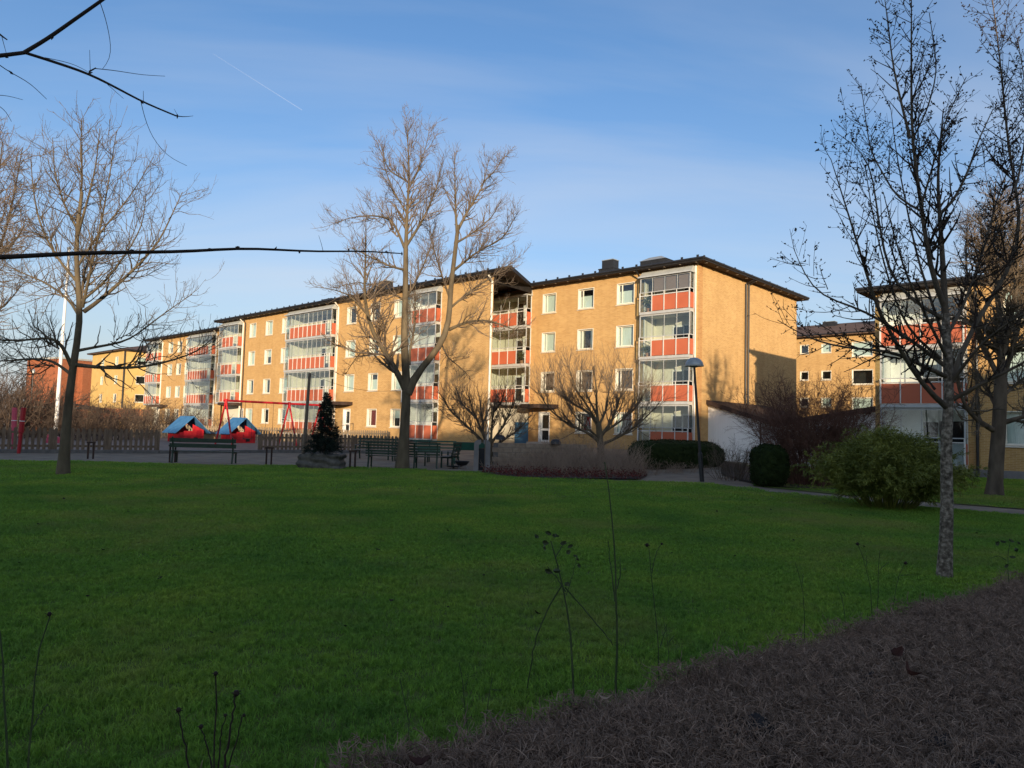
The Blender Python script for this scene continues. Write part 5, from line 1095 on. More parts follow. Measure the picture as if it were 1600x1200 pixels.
# lamp posts
def lamp(loc, h, label, lean=(0, 0), dome=.33):
    o = empty('street_lamp', loc, 0, label, 'lamp', None); lx, ly = lean
    b = MB(); b.tube([(0, 0, -.05), (lx * .25, ly * .25, h * .24), (lx * .27, ly * .27, h * .25), (lx, ly, h)], [.075, .075, .048, .04], 10); b.build('pole', M['black'], o, smooth=True)
    b = MB(); r = dome; b.lathe([(r, 0), (r * 1.0, .04), (r * .93, .12), (r * .72, .21), (r * .4, .27), (r * .14, .29), (0, .29)], (lx, ly, h), 24); b.build('shade', M['lamp_steel'], o, smooth=True)
    b = MB(); b.lathe([(.04, -.06), (r * .96, .002)], (lx, ly, h), 24); b.lathe([(r * 1.03, -.012), (r * 1.03, .03)], (lx, ly, h), 24); b.build('diffuser', M['flash'], o)
    return o
q = gnd(1097, 752.5); lamp((q[0], q[1], .0), 3.92, 'black park lamp with grey dome shade, leaning slightly, in front of the right block', (-.30, .05), .31)
q = at(45, 672, 50); lamp((q[0], q[1], .16), 4.4, 'black lamp post behind the left fence near the red posts', (.05, 0), .12)
# red play posts
for (x0, y0, x1, y1, Y, mt, lb) in ((29, 709, 37, 637, 30.3, 'red_dark', 'dark red post standing in front of the left fence'), (20, 708, 23, 637, 31.6, 'pink', 'faded pink red post just behind the left fence')):
    a, b_ = at(x0, y0, Y), at(x1, y1, Y); a[2] = 0; o = empty('play_post', tuple(a), 0, lb, 'post'); m = MB(); m.tube([(0, 0, 0), tuple((b_ - a) * .45), tuple((b_ - a) * .46), tuple(b_ - a)], [.07, .07, .10, .10], 10); m.build('post', M[mt], o, smooth=True)
    m = MB(); m.tube([tuple((b_ - a) * .70), tuple((b_ - a) * .715)], [.106, .106], 10); m.build('band', M['white'], o)
# pink play toy seen through the fence
q = at(83, 690, 33.6); o = empty('spring_toy', (q[0], q[1], 0), .3, 'pink red play toy seen through the slats of the left fence', 'toy'); m = MB(); m.hexa([(-.28, -.1, .35), (.28, -.1, .35), (.28, .1, .35), (-.28, .1, .35), (-.22, -.1, .75), (.28, -.1, .62), (.28, .1, .62), (-.22, .1, .75)]); m.build('body', M['pink'], o); m = MB(); m.tube([(0, 0, 0), (0, 0, .36)], .07, 8); m.build('spring', M['black'], o)
# shelter and red wall at far left
q = at(85, 650, 62); o = empty('shelter', (q[0], q[1], .1), .35, 'low red shed with a flat white edged roof beyond the thicket', 'shed'); m = MB(); m.box(-1.9, 1.9, -1.2, 1.2, 0, 1.9); m.build('wall', M['brick_red'], o); m = MB(); m.box(-2.3, 2.3, -1.7, 1.7, 2.15, 2.3); m.build('roof', M['flash'], o)
for sx in (-1.8, 0, 1.8): cbox('post', .1, .1, 2.15, M['fence_tan'], o, (sx, -1.55, 0))
q = at(132, 650, 74); o = empty('canopy_roof', (q[0], q[1], .1), .2, 'small tilted brown canopy in front of the red brick building', 'canopy'); m = MB(); m.hexa([(-1.6, -1, 2.7), (1.6, -1, 2.25), (1.6, 1, 2.25), (-1.6, 1, 2.7), (-1.6, -1, 2.85), (1.6, -1, 2.4), (1.6, 1, 2.4), (-1.6, 1, 2.85)]); m.build('roof', M['soffit'], o); 
for sx in (-1.3, 1.3): cbox('post', .14, .14, 2.4, M['fence_tan'], o, (sx, 0, 0))
a, b_ = at(142, 640, 76), at(236, 640, 80); L = np.linalg.norm((b_ - a)[:2]); o = empty('board_wall', (a[0], a[1], .1), math.atan2(b_[1] - a[1], b_[0] - a[0]), 'red boarded wall on brick piers below the far yellow block', 'wall')
for i in range(5): cbox('pier', .45, .45, 2.55, M['brick'], o, (i * L / 4, 0, 0))
nb = int(L / .22)
for i in range(nb): cbox('board', .2, .03, 1.2, M['brick_red'], o, ((i + .5) * L / nb, -.24, 1.25))
m = MB(); m.box(0, L, -.1, .1, 0, 1.2); m.build('base_wall', M['stone'], o)
# ------------------------------------------------------------------ benches and the seating corner
def bench(loc, rz, label, L=1.9, slats=5, arms=True, mat='bench_green', top='bench_worn'):
    """park bench; its back is towards -y"""
    o = empty('park_bench', loc, rz, label, 'bench', 'green park benches by the path')
    for i in range(slats):
        z = .50 + i * (.42 / max(1, slats - 1)) if slats > 2 else .58 + i * .2; hh = .062 if slats > 2 else .15
        cbox('back_slat', L, .03, hh, M[mat], o, (0, -.26 - (z - .5) * .18, z))
    for i in range(5): cbox('seat_slat', L, .075, .03, M[top if i > 0 else mat], o, (0, -.18 + i * .095, .43))
    for sx in (-1, 1):
        x = sx * (L / 2 - .12)
        for (ya, yb, za, zb) in ((-.30, -.22, 0, .45), (.20, .20, 0, .43)):
            m = MB(); m.beam((x, ya, za), (x, yb, zb), .055, .055); m.build('leg', M[mat], o)
        m = MB(); m.beam((x, -.205, .42), (x, -.345, .98), .055, .05); m.build('back_post', M[mat], o)
        m = MB(); m.beam((x, -.28, .40), (x, .24, .40), .05, .05); m.build('seat_bearer', M[mat], o)
        if arms:
            m = MB(); m.beam((x, -.27, .66), (x, .24, .66), .06, .04); m.build('armrest', M[top], o); m = MB(); m.beam((x, .20, .43), (x, .20, .65), .05, .05); m.build('arm_post', M[mat], o)
    return o
def foot(x, y, dy=0.0): q = gnd(x, y); return (q[0], q[1] + dy, 0)
bench(foot(315, 724, .25), .10, 'long dark green bench seen from behind in front of the playground gap', L=2.4, slats=2, arms=False)
bench(foot(612, 731, .2), -.06, 'dark green slatted bench seen from behind, left of the centre tree trunk', L=2.0)
bench(foot(655, 732, .25), .12, 'dark green slatted bench just right of the centre tree trunk', L=1.5)
bench(foot(582, 718, .2), 2.9, 'dark green bench facing us behind the front benches, before the brown fence', L=1.9, slats=4)
bench(foot(678, 725, .5), 3.35, 'teal green bench behind the table, under the ground floor balcony', L=1.9, slats=4, mat='bench_teal')
bench(foot(701, 731, .3), 1.35, 'dark slatted armchair bench turned sideways at the right of the table', L=1.05, slats=4)
bench(foot(640, 722, .4), 3.1, 'dark green bench behind the centre tree trunk', L=1.8, slats=4)
o = empty('garden_table', foot(683, 729, .5), .1, 'low green slatted garden table between the benches', 'table')
for i in range(6): cbox('top_slat', 1.35, .11, .03, M['bench_worn'], o, (0, -.3 + i * .12, .55))
for sx in (-1, 1):
    for sy in (-1, 1): cbox('leg', .06, .06, .55, M['bench_green'], o, (sx * .55, sy * .25, 0))
o = empty('garden_table', foot(733, 727, 1.2), -.15, 'bright teal topped folding table beside the grey bin', 'table'); m = MB(); m.box(-.75, .75, -.02, .02, .62, .98); m.build('tilted_top', M['bench_teal'], o, None, (.25, 0, 0))
for sx in (-1, 1):
    m = MB(); m.beam((sx * .6, -.25, 0), (sx * .6, .25, .72), .03, .03); m.beam((sx * .6, .25, 0), (sx * .6, -.25, .72), .03, .03); m.build('cross_legs', M['black'], o)
for (x, y, dy, lb) in ((721, 733, .2, 'black fire bowl on a short stand in front of the seating corner'), (709, 733, .35, 'flat black grill plate lying low beside the fire bowl')):
    o = empty('fire_bowl', foot(x, y, dy), 0, lb, 'fire bowl'); fl = 'flat' in lb; m = MB(); r = .30 if not fl else .34; zz_ = .30 if not fl else .10
    m.lathe([(0, zz_ - (.2 if not fl else .05)), (r * .6, zz_ - (.16 if not fl else .04)), (r, zz_), (r * .95, zz_), (r * .55, zz_ - (.12 if not fl else .03)), (0, zz_ - (.15 if not fl else .04))], (0, 0, 0), 20); m.build('bowl', M['black'], o, smooth=True); m = MB()
    for k_ in range(3): a = k_ * 2.09; m.tube([(math.cos(a) * .1, math.sin(a) * .1, zz_ - .05), (math.cos(a) * .22, math.sin(a) * .22, 0)], .012, 6)
    m.build('stand', M['lamp_steel'], o)
# grey waste bin, rounded top with a gap
o = empty('waste_bin', foot(752, 737, .2), .05, 'grey round topped double waste bin with a slot, beside the stone wall', 'bin')
for sx in (-1, 1):
    m = MB(); n = 10; pts = []
    for i in range(n + 1):
        a = math.pi * i / n / 2; pts.append((math.cos(a), math.sin(a)))
    prof = [(sx * .30, 0)] + [(sx * (.14 + .16 * c), 1.0 + .16 * s_) for c, s_ in pts] + [(sx * .05, 1.16), (sx * .05, 1.02), (sx * .13, .98), (sx * .13, 0)]
    for i in range(len(prof)):
        (xa, za), (xb, zb) = prof[i], prof[(i + 1) % len(prof)]; m.quad((xa, -.22, za), (xb, -.22, zb), (xb, .22, zb), (xa, .22, za))
    face(m, [(x, -.22, z) for x, z in prof]); face(m, [(x, .22, z) for x, z in reversed(prof)]); m.build('shell', M['plinth'], o)
cbox('inner_bin', .24, .3, .8, M['dark'], o, (0, 0, .05))
# thin pale post beside it
q = gnd(757, 738); o = empty('sign_post', (q[0], q[1], 0), 0, 'thin pale grey steel post standing against the waste bin', 'post'); m = MB(); m.tube([(0, 0, 0), (.0, 0, 2.35)], .018, 8); m.build('post', M['wood'], o, smooth=True); cbox('foot_plate', .16, .16, .02, M['lamp_steel'], o, (0, 0, .0))
# low hoops along the path edge
for i, (x, y, lb) in enumerate([(268, 722.5, 'low dark wooden hoop at the left end of the green bench'), (419, 726, 'low dark wooden hoop right of the green bench'), (550, 732, 'low dark wooden hoop left of the slatted benches'), (140, 717, 'low dark wooden hoop before the left fence, right of the tree trunk')]):
    o = empty('hoop_barrier', foot(x, y, .05), .4, lb, 'barrier', 'low hoops along the path')
    for sx in (-1, 1): cbox('leg', .06, .06, .60, M['wood'] if i == 9 else M['soffit'], o, (sx * .09, 0, 0))
    cbox('crossbar', .30, .07, .06, M['soffit'], o, (0, 0, .60))
# leaning wooden pole with a light string to the centre tree
a, b_ = gnd(472, 731), at(484, 583, 26.0); o = empty('wooden_pole', (a[0], a[1], 0), 0, 'slim grey wooden pole leaning right beside the fir planter', 'pole'); d = b_ - a; m = MB(); m.tube([(0, 0, -.05), (d[0] * .5 + .01, d[1] * .5, d[2] * .5), (d[0], d[1], d[2])], [.075, .062, .05], 10); m.build('pole', M['wood'], o, smooth=True)
e = at(640, 607, 26.6); q = [b_ * (1 - t) + e * t - np.array([0, 0, .32 * 4 * t * (1 - t)]) for t in np.linspace(0, 1, 14)]
m = MB(); m.tube([tuple(x - q[0]) for x in q], .006, 5); o = m.build('light_string', M['black'], None, tuple(q[0])); tag(o, 'thin dark cable strung from the wooden pole to the centre tree', 'cable')
# stone wall behind the bed
a, b_ = np.array([-.55, 30.6]), np.array([3.0, 31.6]); L = np.linalg.norm(b_ - a); o = empty('stone_wall', (a[0], a[1], 0), math.atan2(b_[1] - a[1], b_[0] - a[0]), 'low grey stone block wall behind the dry stalks and the bin', 'wall')
for r_ in range(5):
    x = -(.2 if r_ % 2 else 0.0)
    while x < L:
        w = random.choice((.36, .42, .48)); cbox('stone_block', w - .014, .28, .186, M['stone'], o, (x + w / 2, random.uniform(-.012, .012), r_ * .2)); x += w
m = MB(); m.box(-.15, L + .2, -.11, .11, 0, .985); m.build('mortar_core', M['kerb'], o)
for (x, y, lb) in ((781, 699, 'dark dome topped garden light on the stone wall above the bin'), (868, 697, 'small dark round garden light at the right end of the stone wall')):
    q = at(x, y, 31.0); o = empty('garden_light', (q[0], q[1], 1.0), 0, lb, 'lamp'); m = MB(); m.lathe([(.24, 0), (.22, .1), (.14, .19), (0, .22)], (0, 0, .12 if x < 800 else 0), 16); m.lathe([(.24, 0), (.05, -.02)], (0, 0, .12 if x < 800 else 0), 16); m.build('dome', M['black'], o, smooth=True); m = MB(); m.tube([(0, 0, -.03), (0, 0, .16)], .05, 8); m.build('stem', M['black'], o)

# ------------------------------------------------------------------ near hedge in the lower right
def near_hedge():
    HH = .90; E0, E1 = np.array([-1.70, .755]), np.array([4.10, 5.115]); d = norm(E1 - E0); nrm = np.array([d[1], -d[0]])     # far edge; the hedge lies on the near side of it
    L = np.linalg.norm(E1 - E0); W = 3.4
    root = empty('trimmed_hedge', (E0[0], E0[1], 0), math.atan2(d[1], d[0]), 'broad flat topped leafless brown hedge filling the lower right corner', 'hedge')
    nx, ny = 90, 50; xs = np.linspace(0, L, nx); ys = np.linspace(-W, 0, ny); X, Y = np.meshgrid(xs, ys)
    Z = HH - .07 + .02 * np.sin(X * 9) * np.cos(Y * 8) + rng.normal(size=X.shape) * .012 - .10 * np.clip(1 + Y / .10, 0, 1) ** 2 - .05 * np.clip(1 + Y / .35, 0, 1)
    V = np.stack([X, Y, Z], -1).reshape(-1, 3); i, j = np.meshgrid(np.arange(nx - 1), np.arange(ny - 1)); a = (j * nx + i).ravel(); Q = np.stack([a, a + 1, a + 1 + nx, a + nx], 1)
    top = (V, Q); side = []
    V2 = np.concatenate([np.stack([xs, np.zeros(nx) - .0, Z[-1]], 1), np.stack([xs, np.zeros(nx) + .02, np.zeros(nx)], 1)]); k = np.arange(nx - 1); side = (V2, np.stack([k, k + 1, k + 1 + nx, k + nx], 1))
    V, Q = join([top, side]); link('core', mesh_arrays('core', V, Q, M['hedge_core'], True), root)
    # twig clumps: short stiff shoots in every direction, instanced over the clipped top and the far side
    protos = []
    for t in range(5):
        n = 230; P = np.zeros((n, 5, 3)); P[:, 0, :2] = rng.uniform(-.11, .11, (n, 2)); P[:, 0, 2] = rng.uniform(-.07, .01, n); D = norm(np.c_[rng.normal(size=(n, 2)) * .8, rng.uniform(-.1, 1.1, n)]); st = (rng.uniform(.025, .062, n) / 4)[:, None]
        for q in range(1, 5): D = norm(D + rng.normal(size=(n, 3)) * .17); P[:, q] = P[:, q - 1] + D * st
        P[:, :, 2] = np.minimum(P[:, :, 2], .018 + rng.random((n, 1)) * .014)
        R = np.tile(np.linspace(.0014, .0008, 5), (n, 1)) * rng.uniform(.6, 1.7, (n, 1)); P1, R1 = grow(P, R, 210, 3, (30, 75), .6, (.012, .04), .0, .2, .75, .0007, .2)
        V, Q = join([tubes(P, R, 3), tubes(P1, R1, 3)]); protos.append(bpy.data.objects.new('twig_clump', mesh_arrays('twig_clump', V, Q, M['hedge_twig'])))
    m = 9500; px_ = rng.uniform(0, L, m); py_ = -rng.random(m) * W; pz = HH - .05 - .09 * np.clip(1 + py_ / .12, 0, 1) - .03 * np.clip(1 + py_ / .4, 0, 1) + .012 * np.sin(px_ * 5.3) * np.sin(py_ * 6.1); tilt = rng.normal(size=(m, 2)) * .12
    m2 = 900; px2 = rng.uniform(0, L, m2); pz2 = HH - .1 - rng.random(m2) * .45; pts = np.concatenate([np.stack([px_, py_, pz], 1), np.stack([px2, np.full(m2, .0), pz2], 1)]); tilt = np.concatenate([tilt, np.c_[np.full(m2, -1.3) + rng.normal(size=m2) * .2, np.zeros(m2)]])
    rz = rng.uniform(0, 6.28, m + m2); rz[m:] = 0; rz[m:] += rng.normal(size=m2) * .3
    tag(scatter('twigs', pts, rz, rng.uniform(.65, 1.0, m + m2), protos, root, None, tilt), kind='stuff')
    return root, E0, d, nrm, HH
hedge_root, E0, hd, hn, HH = near_hedge()
# single dead leaves lying on the hedge
def leaf_mesh(L, W, curl, seed):
    r = random.Random(seed); b = MB(); n = 8; rows = []
    for i in range(n + 1):
        t = i / n; w = W * math.sin(math.pi * (t * .92 + .04)) ** .8 * (1 + .12 * math.sin(t * 19 + seed)); z = curl * L * (t - .5) ** 2 * 2; rows.append([(L * (t - .5), -w / 2, z + w * .35 + .1 * W * r.random()), (L * (t - .5), 0, z), (L * (t - .5), w / 2, z + w * .35 + .1 * W * r.random())])
    for i in range(n):
        for k in range(2): b.quad(rows[i][k], rows[i + 1][k], rows[i + 1][k + 1], rows[i][k + 1])
    return b
for i, (x, y, L, W, mt, rz, lb) in enumerate([(1400, 1022, .050, .034, 'deadleaf', .3, 'curled red brown leaf caught on the hedge, upper of two'), (1420, 1052, .060, .030, 'deadleaf', 1.9, 'curled red brown leaf on the hedge just below another leaf'), (655, 1194, .045, .026, 'deadleaf', .2, 'rust brown leaf on the hedge at the bottom edge of the picture'), (945, 1092, .04, .012, 'straw', -.3, 'small pale dry leaf on the hedge near its far edge'), (1458, 1015, .03, .014, 'straw', 1.0, 'small whitish dry leaf right of the two red brown leaves'), (1118, 1080, .02, .014, 'straw', .5, 'tiny pale scrap of leaf lying on the hedge in its left half')]):
    q = gnd(x, y, HH + .015); o = leaf_mesh(L, W, .9, i + 3).build('fallen_leaf', M[mt], None, (q[0], q[1], HH + .012), (.5 if i < 2 else .15, -.3 if i < 2 else 0, rz), smooth=True); tag(o, lb, 'leaf')
# ------------------------------------------------------------------ rose stems behind the hedge
def stem(name, label, base_px, paths, Y, leaves=None, r=.004, thorns=30, mat='green_stem', heads=(), cat='rose stem', leafmat='leaf_rose'):
    b = at(base_px[0], base_px[1], Y); base = np.array([b[0], b[1], 0.0]); root = empty(name, tuple(base), 0, label, cat)
    A_, R_ = [], []
    for j, (pts, r0, r1) in enumerate(paths):
        q = [at(x, y, Y + .02 * j + .01 * i) for i, (x, y) in enumerate(pts)]
        if j == 0: q = [base] + q
        r0, r1 = r0 * 1.35, r1 * 1.35
        A_.append(resample(q, 16) + rng.normal(size=(16, 3)) * np.array([.0022, .0022, .0006]) * np.linspace(.2, 1, 16)[:, None]); R_.append(np.linspace(r0, r1, 16))
    P, R = np.array(A_), np.array(R_); parts = [tubes(P, R, 6)]
    if thorns:
        T, RT = grow(P, R, thorns, 3, (60, 100), .02, (.006, .012), .0, .02, .5, .0012, .25, rtip=.1); parts.append(tubes(T, RT, 4))
    V, Q = join(parts); link('stem', mesh_arrays('stem', V - base, Q, M[mat], True), root)
    if leaves:
        for (x, y, s, a) in leaves:
            c = at(x, y, Y + rng.uniform(-.03, .03)); w = s * .85 * Y / F_PX; link('leaf', leaf_mesh(w, w * .62, .6, int(x)).mesh('leaf', M[leafmat], True), root, tuple(c - base), (rng.uniform(.6, 1.8), rng.uniform(-.5, .5), a))
    for (x, y, s) in heads:
        c = at(x, y, Y) - base; w = s * Y / F_PX; m = MB(); m.lathe([(0, -w * .5), (w * .35, -w * .3), (w * .5, .1 * w), (w * .3, w * .5), (0, w * .45)], tuple(c), 8); 
        for k_ in range(7): a = k_ * .9; m.beam(tuple(c), (c[0] + math.cos(a) * w * .8, c[1] + math.sin(a) * w * .8, c[2] + w * .3 * math.sin(k_ * 2.1)), w * .1, w * .1)
        m.build('seed_head', M['deadleaf_dark'], root)
    return root
stem('rose_bush', 'tall thorny green rose stem standing upright right of the leafy one', (964, 1060), [([(963, 1045), (964, 980), (962, 900), (960, 850), (957, 800), (955, 775), (948, 755), (946, 722)], .0052, .0016), ([(961, 940), (957, 900), (952, 870), (950, 845)], .0022, .001), ([(965, 920), (970, 890), (968, 868)], .0022, .001)], 2.75, thorns=46)
stem('rose_bush', 'leafy rose stem with withered dark leaves, dark woody lower part, above the hedge edge', (900, 1065), [([(897, 1050), (892, 990), (885, 930), (880, 900), (868, 870), (860, 845)], .0050, .0018), ([(884, 925), (872, 905), (862, 892), (855, 885)], .0020, .001), ([(883, 918), (905, 942), (935, 978), (960, 1008)], .0022, .0016), ([(878, 915), (856, 950), (836, 1000), (822, 1075)], .0024, .0018), ([(868, 870), (880, 850), (890, 848)], .0016, .001), ([(885, 930), (900, 880), (897, 868)], .0012, .0008)], 2.55,
     leaves=[(836, 840, 15, 1.2), (850, 848, 14, .5), (857, 832, 12, 0), (864, 838, 13, .8), (848, 856, 15, 1.4), (868, 838, 12, 2.2), (880, 850, 13, .3), (886, 864, 13, .9), (856, 892, 15, .2), (869, 892, 14, 2.8), (884, 915, 15, 1.0), (900, 875, 14, 1.5), (902, 884, 13, 1.1), (898, 870, 10, .6), (890, 853, 11, .2)], thorns=30)
stem('rose_bush', 'thin rose stem with two dark withered buds right of the tall thorny stem', (1030, 1030), [([(1030, 1010), (1024, 960), (1020, 920), (1018, 890), (1013, 855)], .0028, .001), ([(1019, 895), (1024, 868), (1033, 850)], .0016, .0008), ([(1032, 1010), (1038, 990), (1039, 972)], .0016, .0008)], 2.9, heads=[(1011, 852, 6), (1034, 850, 4)], thorns=16)
stem('dried_flower', 'cluster of dark dried flower stems at the bottom left edge', (335, 1230), [([(336, 1200), (335, 1130), (337, 1055)], .0022, .0012), ([(300, 1230), (288, 1160), (279, 1112)], .0020, .001), ([(345, 1230), (358, 1150), (368, 1085)], .0024, .0014), ([(350, 1225), (368, 1160), (380, 1120)], .0016, .001), ([(335, 1225), (325, 1165), (314, 1138)], .0016, .001), ([(338, 1225), (345, 1160), (352, 1120)], .0016, .001)], 1.75, heads=[(337, 1053, 7), (279, 1110, 8), (369, 1084, 10), (381, 1118, 5), (314, 1136, 7), (352, 1118, 5)], thorns=0, mat='twig_dark', cat='dried flower')
stem('rose_bush', 'slanting thin green stem near the left edge, close to the viewer', (45, 1230), [([(45, 1200), (50, 1100), (53, 1040), (60, 1010), (77, 962)], .0034, .0012), ([(50, 1140), (60, 1120), (76, 1100)], .0016, .001)], 1.75, heads=[(77, 960, 7)], thorns=14)
stem('rose_bush', 'upright thin green stem at the very left edge of the picture', (14, 1230), [([(14, 1200), (10, 1110), (4, 1040), (1, 985)], .0036, .0014)], 1.75, thorns=12)
for i, (x0, y0, x1, y1, Y, lb) in enumerate([(1258, 945, 1242, 878, 3.4, 'thin bare rose twig above the hedge edge, leftmost of the right group'), (1362, 920, 1340, 850, 3.7, 'thin rose twig with curled tip left of the lichen trunk'), (1370, 920, 1374, 860, 3.7, 'straight thin rose twig left of the lichen trunk'), (1395, 918, 1415, 880, 3.8, 'thin rose twig leaning right towards the lichen trunk'), (1320, 935, 1308, 915, 3.6, 'short bare twig above the hedge edge'), (640, 1125, 625, 1060, 2.1, 'thin pale stem at the hedge edge left of the leafy rose'), (730, 1120, 718, 1035, 2.2, 'forked thin stem at the hedge edge below the leafy rose'), (760, 1095, 770, 1060, 2.25, 'short forked green twig at the hedge edge'), (1045, 1030, 1040, 975, 2.9, 'short green twig beside the budded rose stem')]):
    stem('rose_shoot', lb, (x0, y0 + 15), [([(x0, y0), ((x0 + x1) / 2 + 3, (y0 + y1) / 2), (x1, y1)], .0022, .0009), ([((x0 + x1) / 2 + 3, (y0 + y1) / 2), (x1 + 14, y1 + 18)], .0012, .0007)], Y, thorns=10, heads=[(x1, y1, 5)] if i in (1, 3) else (), cat='rose stem')
stem('rose_bush', 'leafy dark rose tip at the right edge above the hedge', (1578, 905), [([(1576, 895), (1572, 870), (1578, 850)], .003, .001), ([(1572, 875), (1560, 868), (1548, 872)], .0016, .0008)], 4.1, leaves=[(1578, 846, 12, .2), (1590, 850, 12, 1.), (1566, 848, 11, 2), (1556, 850, 12, .5), (1585, 860, 12, 1.4), (1570, 884, 11, .3), (1582, 872, 10, 2.4)], thorns=8)

# ------------------------------------------------------------------ fallen leaves on the lawn
lm = [leaf_mesh(.11, .075, .8, s).mesh('fallen_leaf', M['deadleaf_dark'], True) for s in range(4)]
spots = [(1204, 797), (1174, 787), (1168, 789), (1180, 789), (1270, 803), (1330, 806), (1296, 786), (1526, 834), (1410, 828), (1148, 870), (420, 850), (480, 842), (612, 940), (756, 900), (790, 855), (912, 800), (984, 803), (872, 755), (805, 803), (1050, 865), (1070, 755), (136, 933), (530, 800), (590, 860), (300, 860), (200, 800), (60, 820), (350, 790), (690, 780), (655, 765), (440, 770), (250, 905), (160, 860), (700, 950), (540, 980), (840, 960), (1100, 830), (1010, 790), (1120, 800), (1240, 845), (1350, 855), (30, 880), (400, 930), (330, 990), (700, 830), (620, 800), (770, 770), (930, 830), (1140, 770), (1050, 780), (1220, 770), (480, 880), (100, 780), (230, 770)]
for i, (x, y) in enumerate(spots):
    q = gnd(x, y, .05); o = link('fallen_leaf', lm[i % 4], None, (q[0], q[1], .055), (random.uniform(-.4, .4), random.uniform(-.4, .4), random.uniform(0, 6.28))); s = random.uniform(.3, .62); o.scale = (s, s, s * .6)
    tag(o, 'small dark fallen leaf lying on the lawn', 'leaf', 'fallen leaves on the lawn')

# ------------------------------------------------------------------ grass
def blade_patch(n, half, h, w, segs2=True):
    P = np.zeros((n, 3)); P[:, :2] = rng.uniform(-half, half, (n, 2)); a = rng.uniform(0, 2 * np.pi, n); s = np.stack([np.cos(a), np.sin(a), np.zeros(n)], 1); le = rng.normal(size=(n, 2)) * .55
    tall = .55 + .45 * np.sin(P[:, 0] * 23 + 1) * np.sin(P[:, 1] * 19) + .35 * rng.random(n); hh = h * rng.uniform(.55, 1.15, n) * np.clip(tall, .45, 1.2)
    mid = P + np.c_[le * hh[:, None] * .35, hh * .62]; tip = P + np.c_[le * hh[:, None] * 1.05, hh * .95]; ww = (w * rng.uniform(.7, 1.3, n))[:, None]
    V = np.stack([P - s * ww * .5, P + s * ww * .5, mid + s * ww * .38, mid - s * ww * .38, tip, tip], 1)
    Vq = np.stack([V[:, 0], V[:, 1], V[:, 2], V[:, 3], V[:, 4] + s * ww * .04, V[:, 4] - s * ww * .04], 1).reshape(-1, 3); i = np.arange(n) * 6
    Q = np.concatenate([np.stack([i, i + 1, i + 2, i + 3], 1), np.stack([i + 3, i + 2, i + 4, i + 5], 1)]); return Vq, Q
near_p = [bpy.data.objects.new('grass_patch', mesh_arrays('grass_patch', *blade_patch(1500, .27, .046, .0050), M['grass'])) for _ in range(4)]
mid_p = [bpy.data.objects.new('grass_patch', mesh_arrays('grass_patch', *blade_patch(900, .27, .044, .0085), M['grass'])) for _ in range(4)]
far_p = [bpy.data.objects.new('grass_patch', mesh_arrays('grass_patch', *blade_patch(700, .55, .042, .018), M['grass'])) for _ in range(4)]
def grass(name, poly, label):
    pl = np.array([(p[0], p[1]) for p in poly]); allp, allr, alls, pid = [], [], [], []
    for (y0, y1, st, off) in ((.8, 8, .38, 0), (8, 17, .38, 4), (17, 40, .8, 8)):
        xs = np.arange(-34, 34, st); ys = np.arange(y0 + st / 2, y1, st); X, Y = np.meshgrid(xs, ys); X = X.ravel() + rng.uniform(-.1, .1, X.size) * st; Y = Y.ravel() + rng.uniform(-.1, .1, Y.size) * st
        k = in_poly(X, Y, [tuple(p) for p in pl]) & (np.abs(X) < Y * .86 + 2.5); X, Y = X[k], Y[k]; allp.append(np.stack([X, Y, hz(X, Y) + .022], 1)); allr.append(rng.integers(0, 4, len(X)) * np.pi / 2 + rng.normal(size=len(X)) * .1); alls.append(rng.uniform(.92, 1.15, len(X)) * (1.05 + .16 * np.sin(X * 1.7 + 2 * np.sin(Y * .9)) * np.sin(Y * 2.3 + X * .6))); pid.append(rng.integers(0, 4, len(X)) + off)
    o = scatter(name, np.concatenate(allp), np.concatenate(allr), np.concatenate(alls), near_p + mid_p + far_p, None, np.concatenate(pid)); return tag(o, label, 'grass', kind='stuff')
# keep the patches a little inside the lawn's edge
def shrink(poly, d):
    p = np.array([(q[0], q[1]) for q in poly]); c = p.mean(0); return [tuple(q + (c - q) / np.linalg.norm(c - q) * d) for q in p]
grass('grass', shrink(LAWN, .25), 'short shaded green grass of the lawn')
grass('grass', shrink(LAWN2, .45), 'shaded grass strip beyond the narrow path on the right')
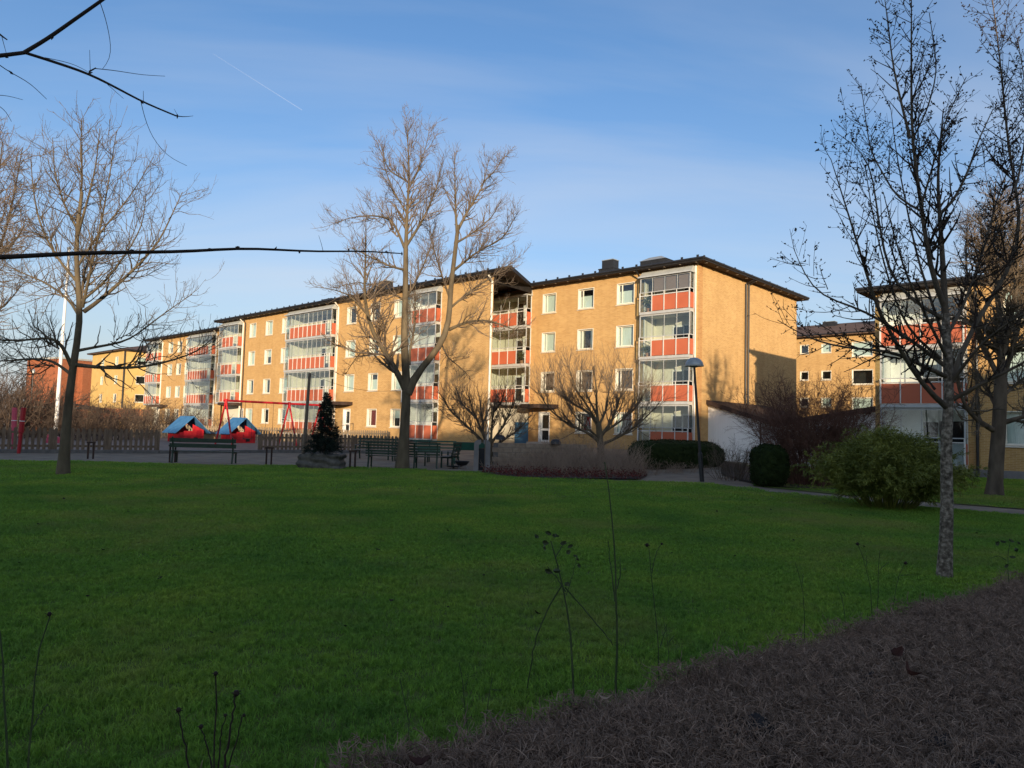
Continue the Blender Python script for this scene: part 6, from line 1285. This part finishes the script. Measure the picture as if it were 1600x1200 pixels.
# ------------------------------------------------------------------ a few things on the balconies
def on_building(o, u, y, z): return (o[0] + DV[0] * u + NV[0] * y, o[1] + DV[1] * u + NV[1] * y, z)
def potted(o, u, y, z, h, label, n=260):
    root = empty('potted_plant', on_building(o, u, y, z), 0, label, 'plant'); b = MB(); b.lathe([(0, 0), (.12, 0), (.16, .26), (.13, .26), (0, .24)], (0, 0, 0), 14); b.build('pot', M['brick_red'], root, smooth=True)
    p = rng.normal(size=(n, 3)) * np.array([.16, .16, h * .22]) + np.array([0, 0, .3 + h * .45]); V, Q = leaf_quads(p, p - np.array([0, 0, .2]) + rng.normal(size=(n, 3)) * .2, rng.uniform(.08, .16, n), .05); link('foliage', mesh_arrays('foliage', V, Q, M['leaf_rose']), root)
potted(OA, 3.3, .2, FL[3], .9, 'leafy potted plant in the clear left corner of the top right balcony')
potted(OA, 3.35, .15, FL[2], .45, 'small potted plant in the left corner of the balcony below the top one')
potted(OB, 25.4, .1, FL[3], .7, 'potted plant at the left end of the wide top balcony')
potted(OB, 25.3, .1, FL[1], .6, 'potted plant at the left end of the wide balcony above the ground floor')
potted(OA, 13.9, .2, FL[2], .6, 'potted plant behind the clear panel of the corner balcony')
def stool(o, u, y, z, label):
    root = empty('stool', on_building(o, u, y, z), ANG, label, 'stool'); cbox('seat', .34, .34, .03, M['white'], root, (0, 0, .45))
    for sx in (-1, 1):
        for sy in (-1, 1): b = MB(); b.beam((sx * .12, sy * .12, .45), (sx * .18, sy * .18, 0), .03, .03); b.build('leg', M['white'], root)
stool(OD, -3.3, .15, FD[0], 'white stool behind the ground floor glazing of the right block')
# ------------------------------------------------------------------ contrail, very far and high
a, b_ = at(333, 84, 6000), at(472, 172, 6000); n = 24; ctr = np.array([a + (b_ - a) * t for t in np.linspace(0, 1, n)])
m, nt, bs = new_mat('contrail_ice'); nt.nodes.remove(bs); tr = nt.nodes.new('ShaderNodeBsdfTransparent'); em = nt.nodes.new('ShaderNodeBsdfDiffuse'); em.inputs[0].default_value = (.9, .9, .9, 1); mx = nt.nodes.new('ShaderNodeMixShader'); mx.inputs[0].default_value = .04
nt.links.new(tr.outputs[0], mx.inputs[1]); nt.links.new(em.outputs[0], mx.inputs[2]); nt.links.new(mx.outputs[0], nt.nodes['Material Output'].inputs[0])
V, Q = tubes((ctr - ctr[0])[None], (4.5 * np.linspace(.35, 1.0, n))[None], 6); tag(link('contrail', mesh_arrays('contrail', V, Q, m, True), None, tuple(ctr[0])), 'thin white aircraft trail high in the blue sky at upper left', 'contrail')
bpy.context.view_layer.update()
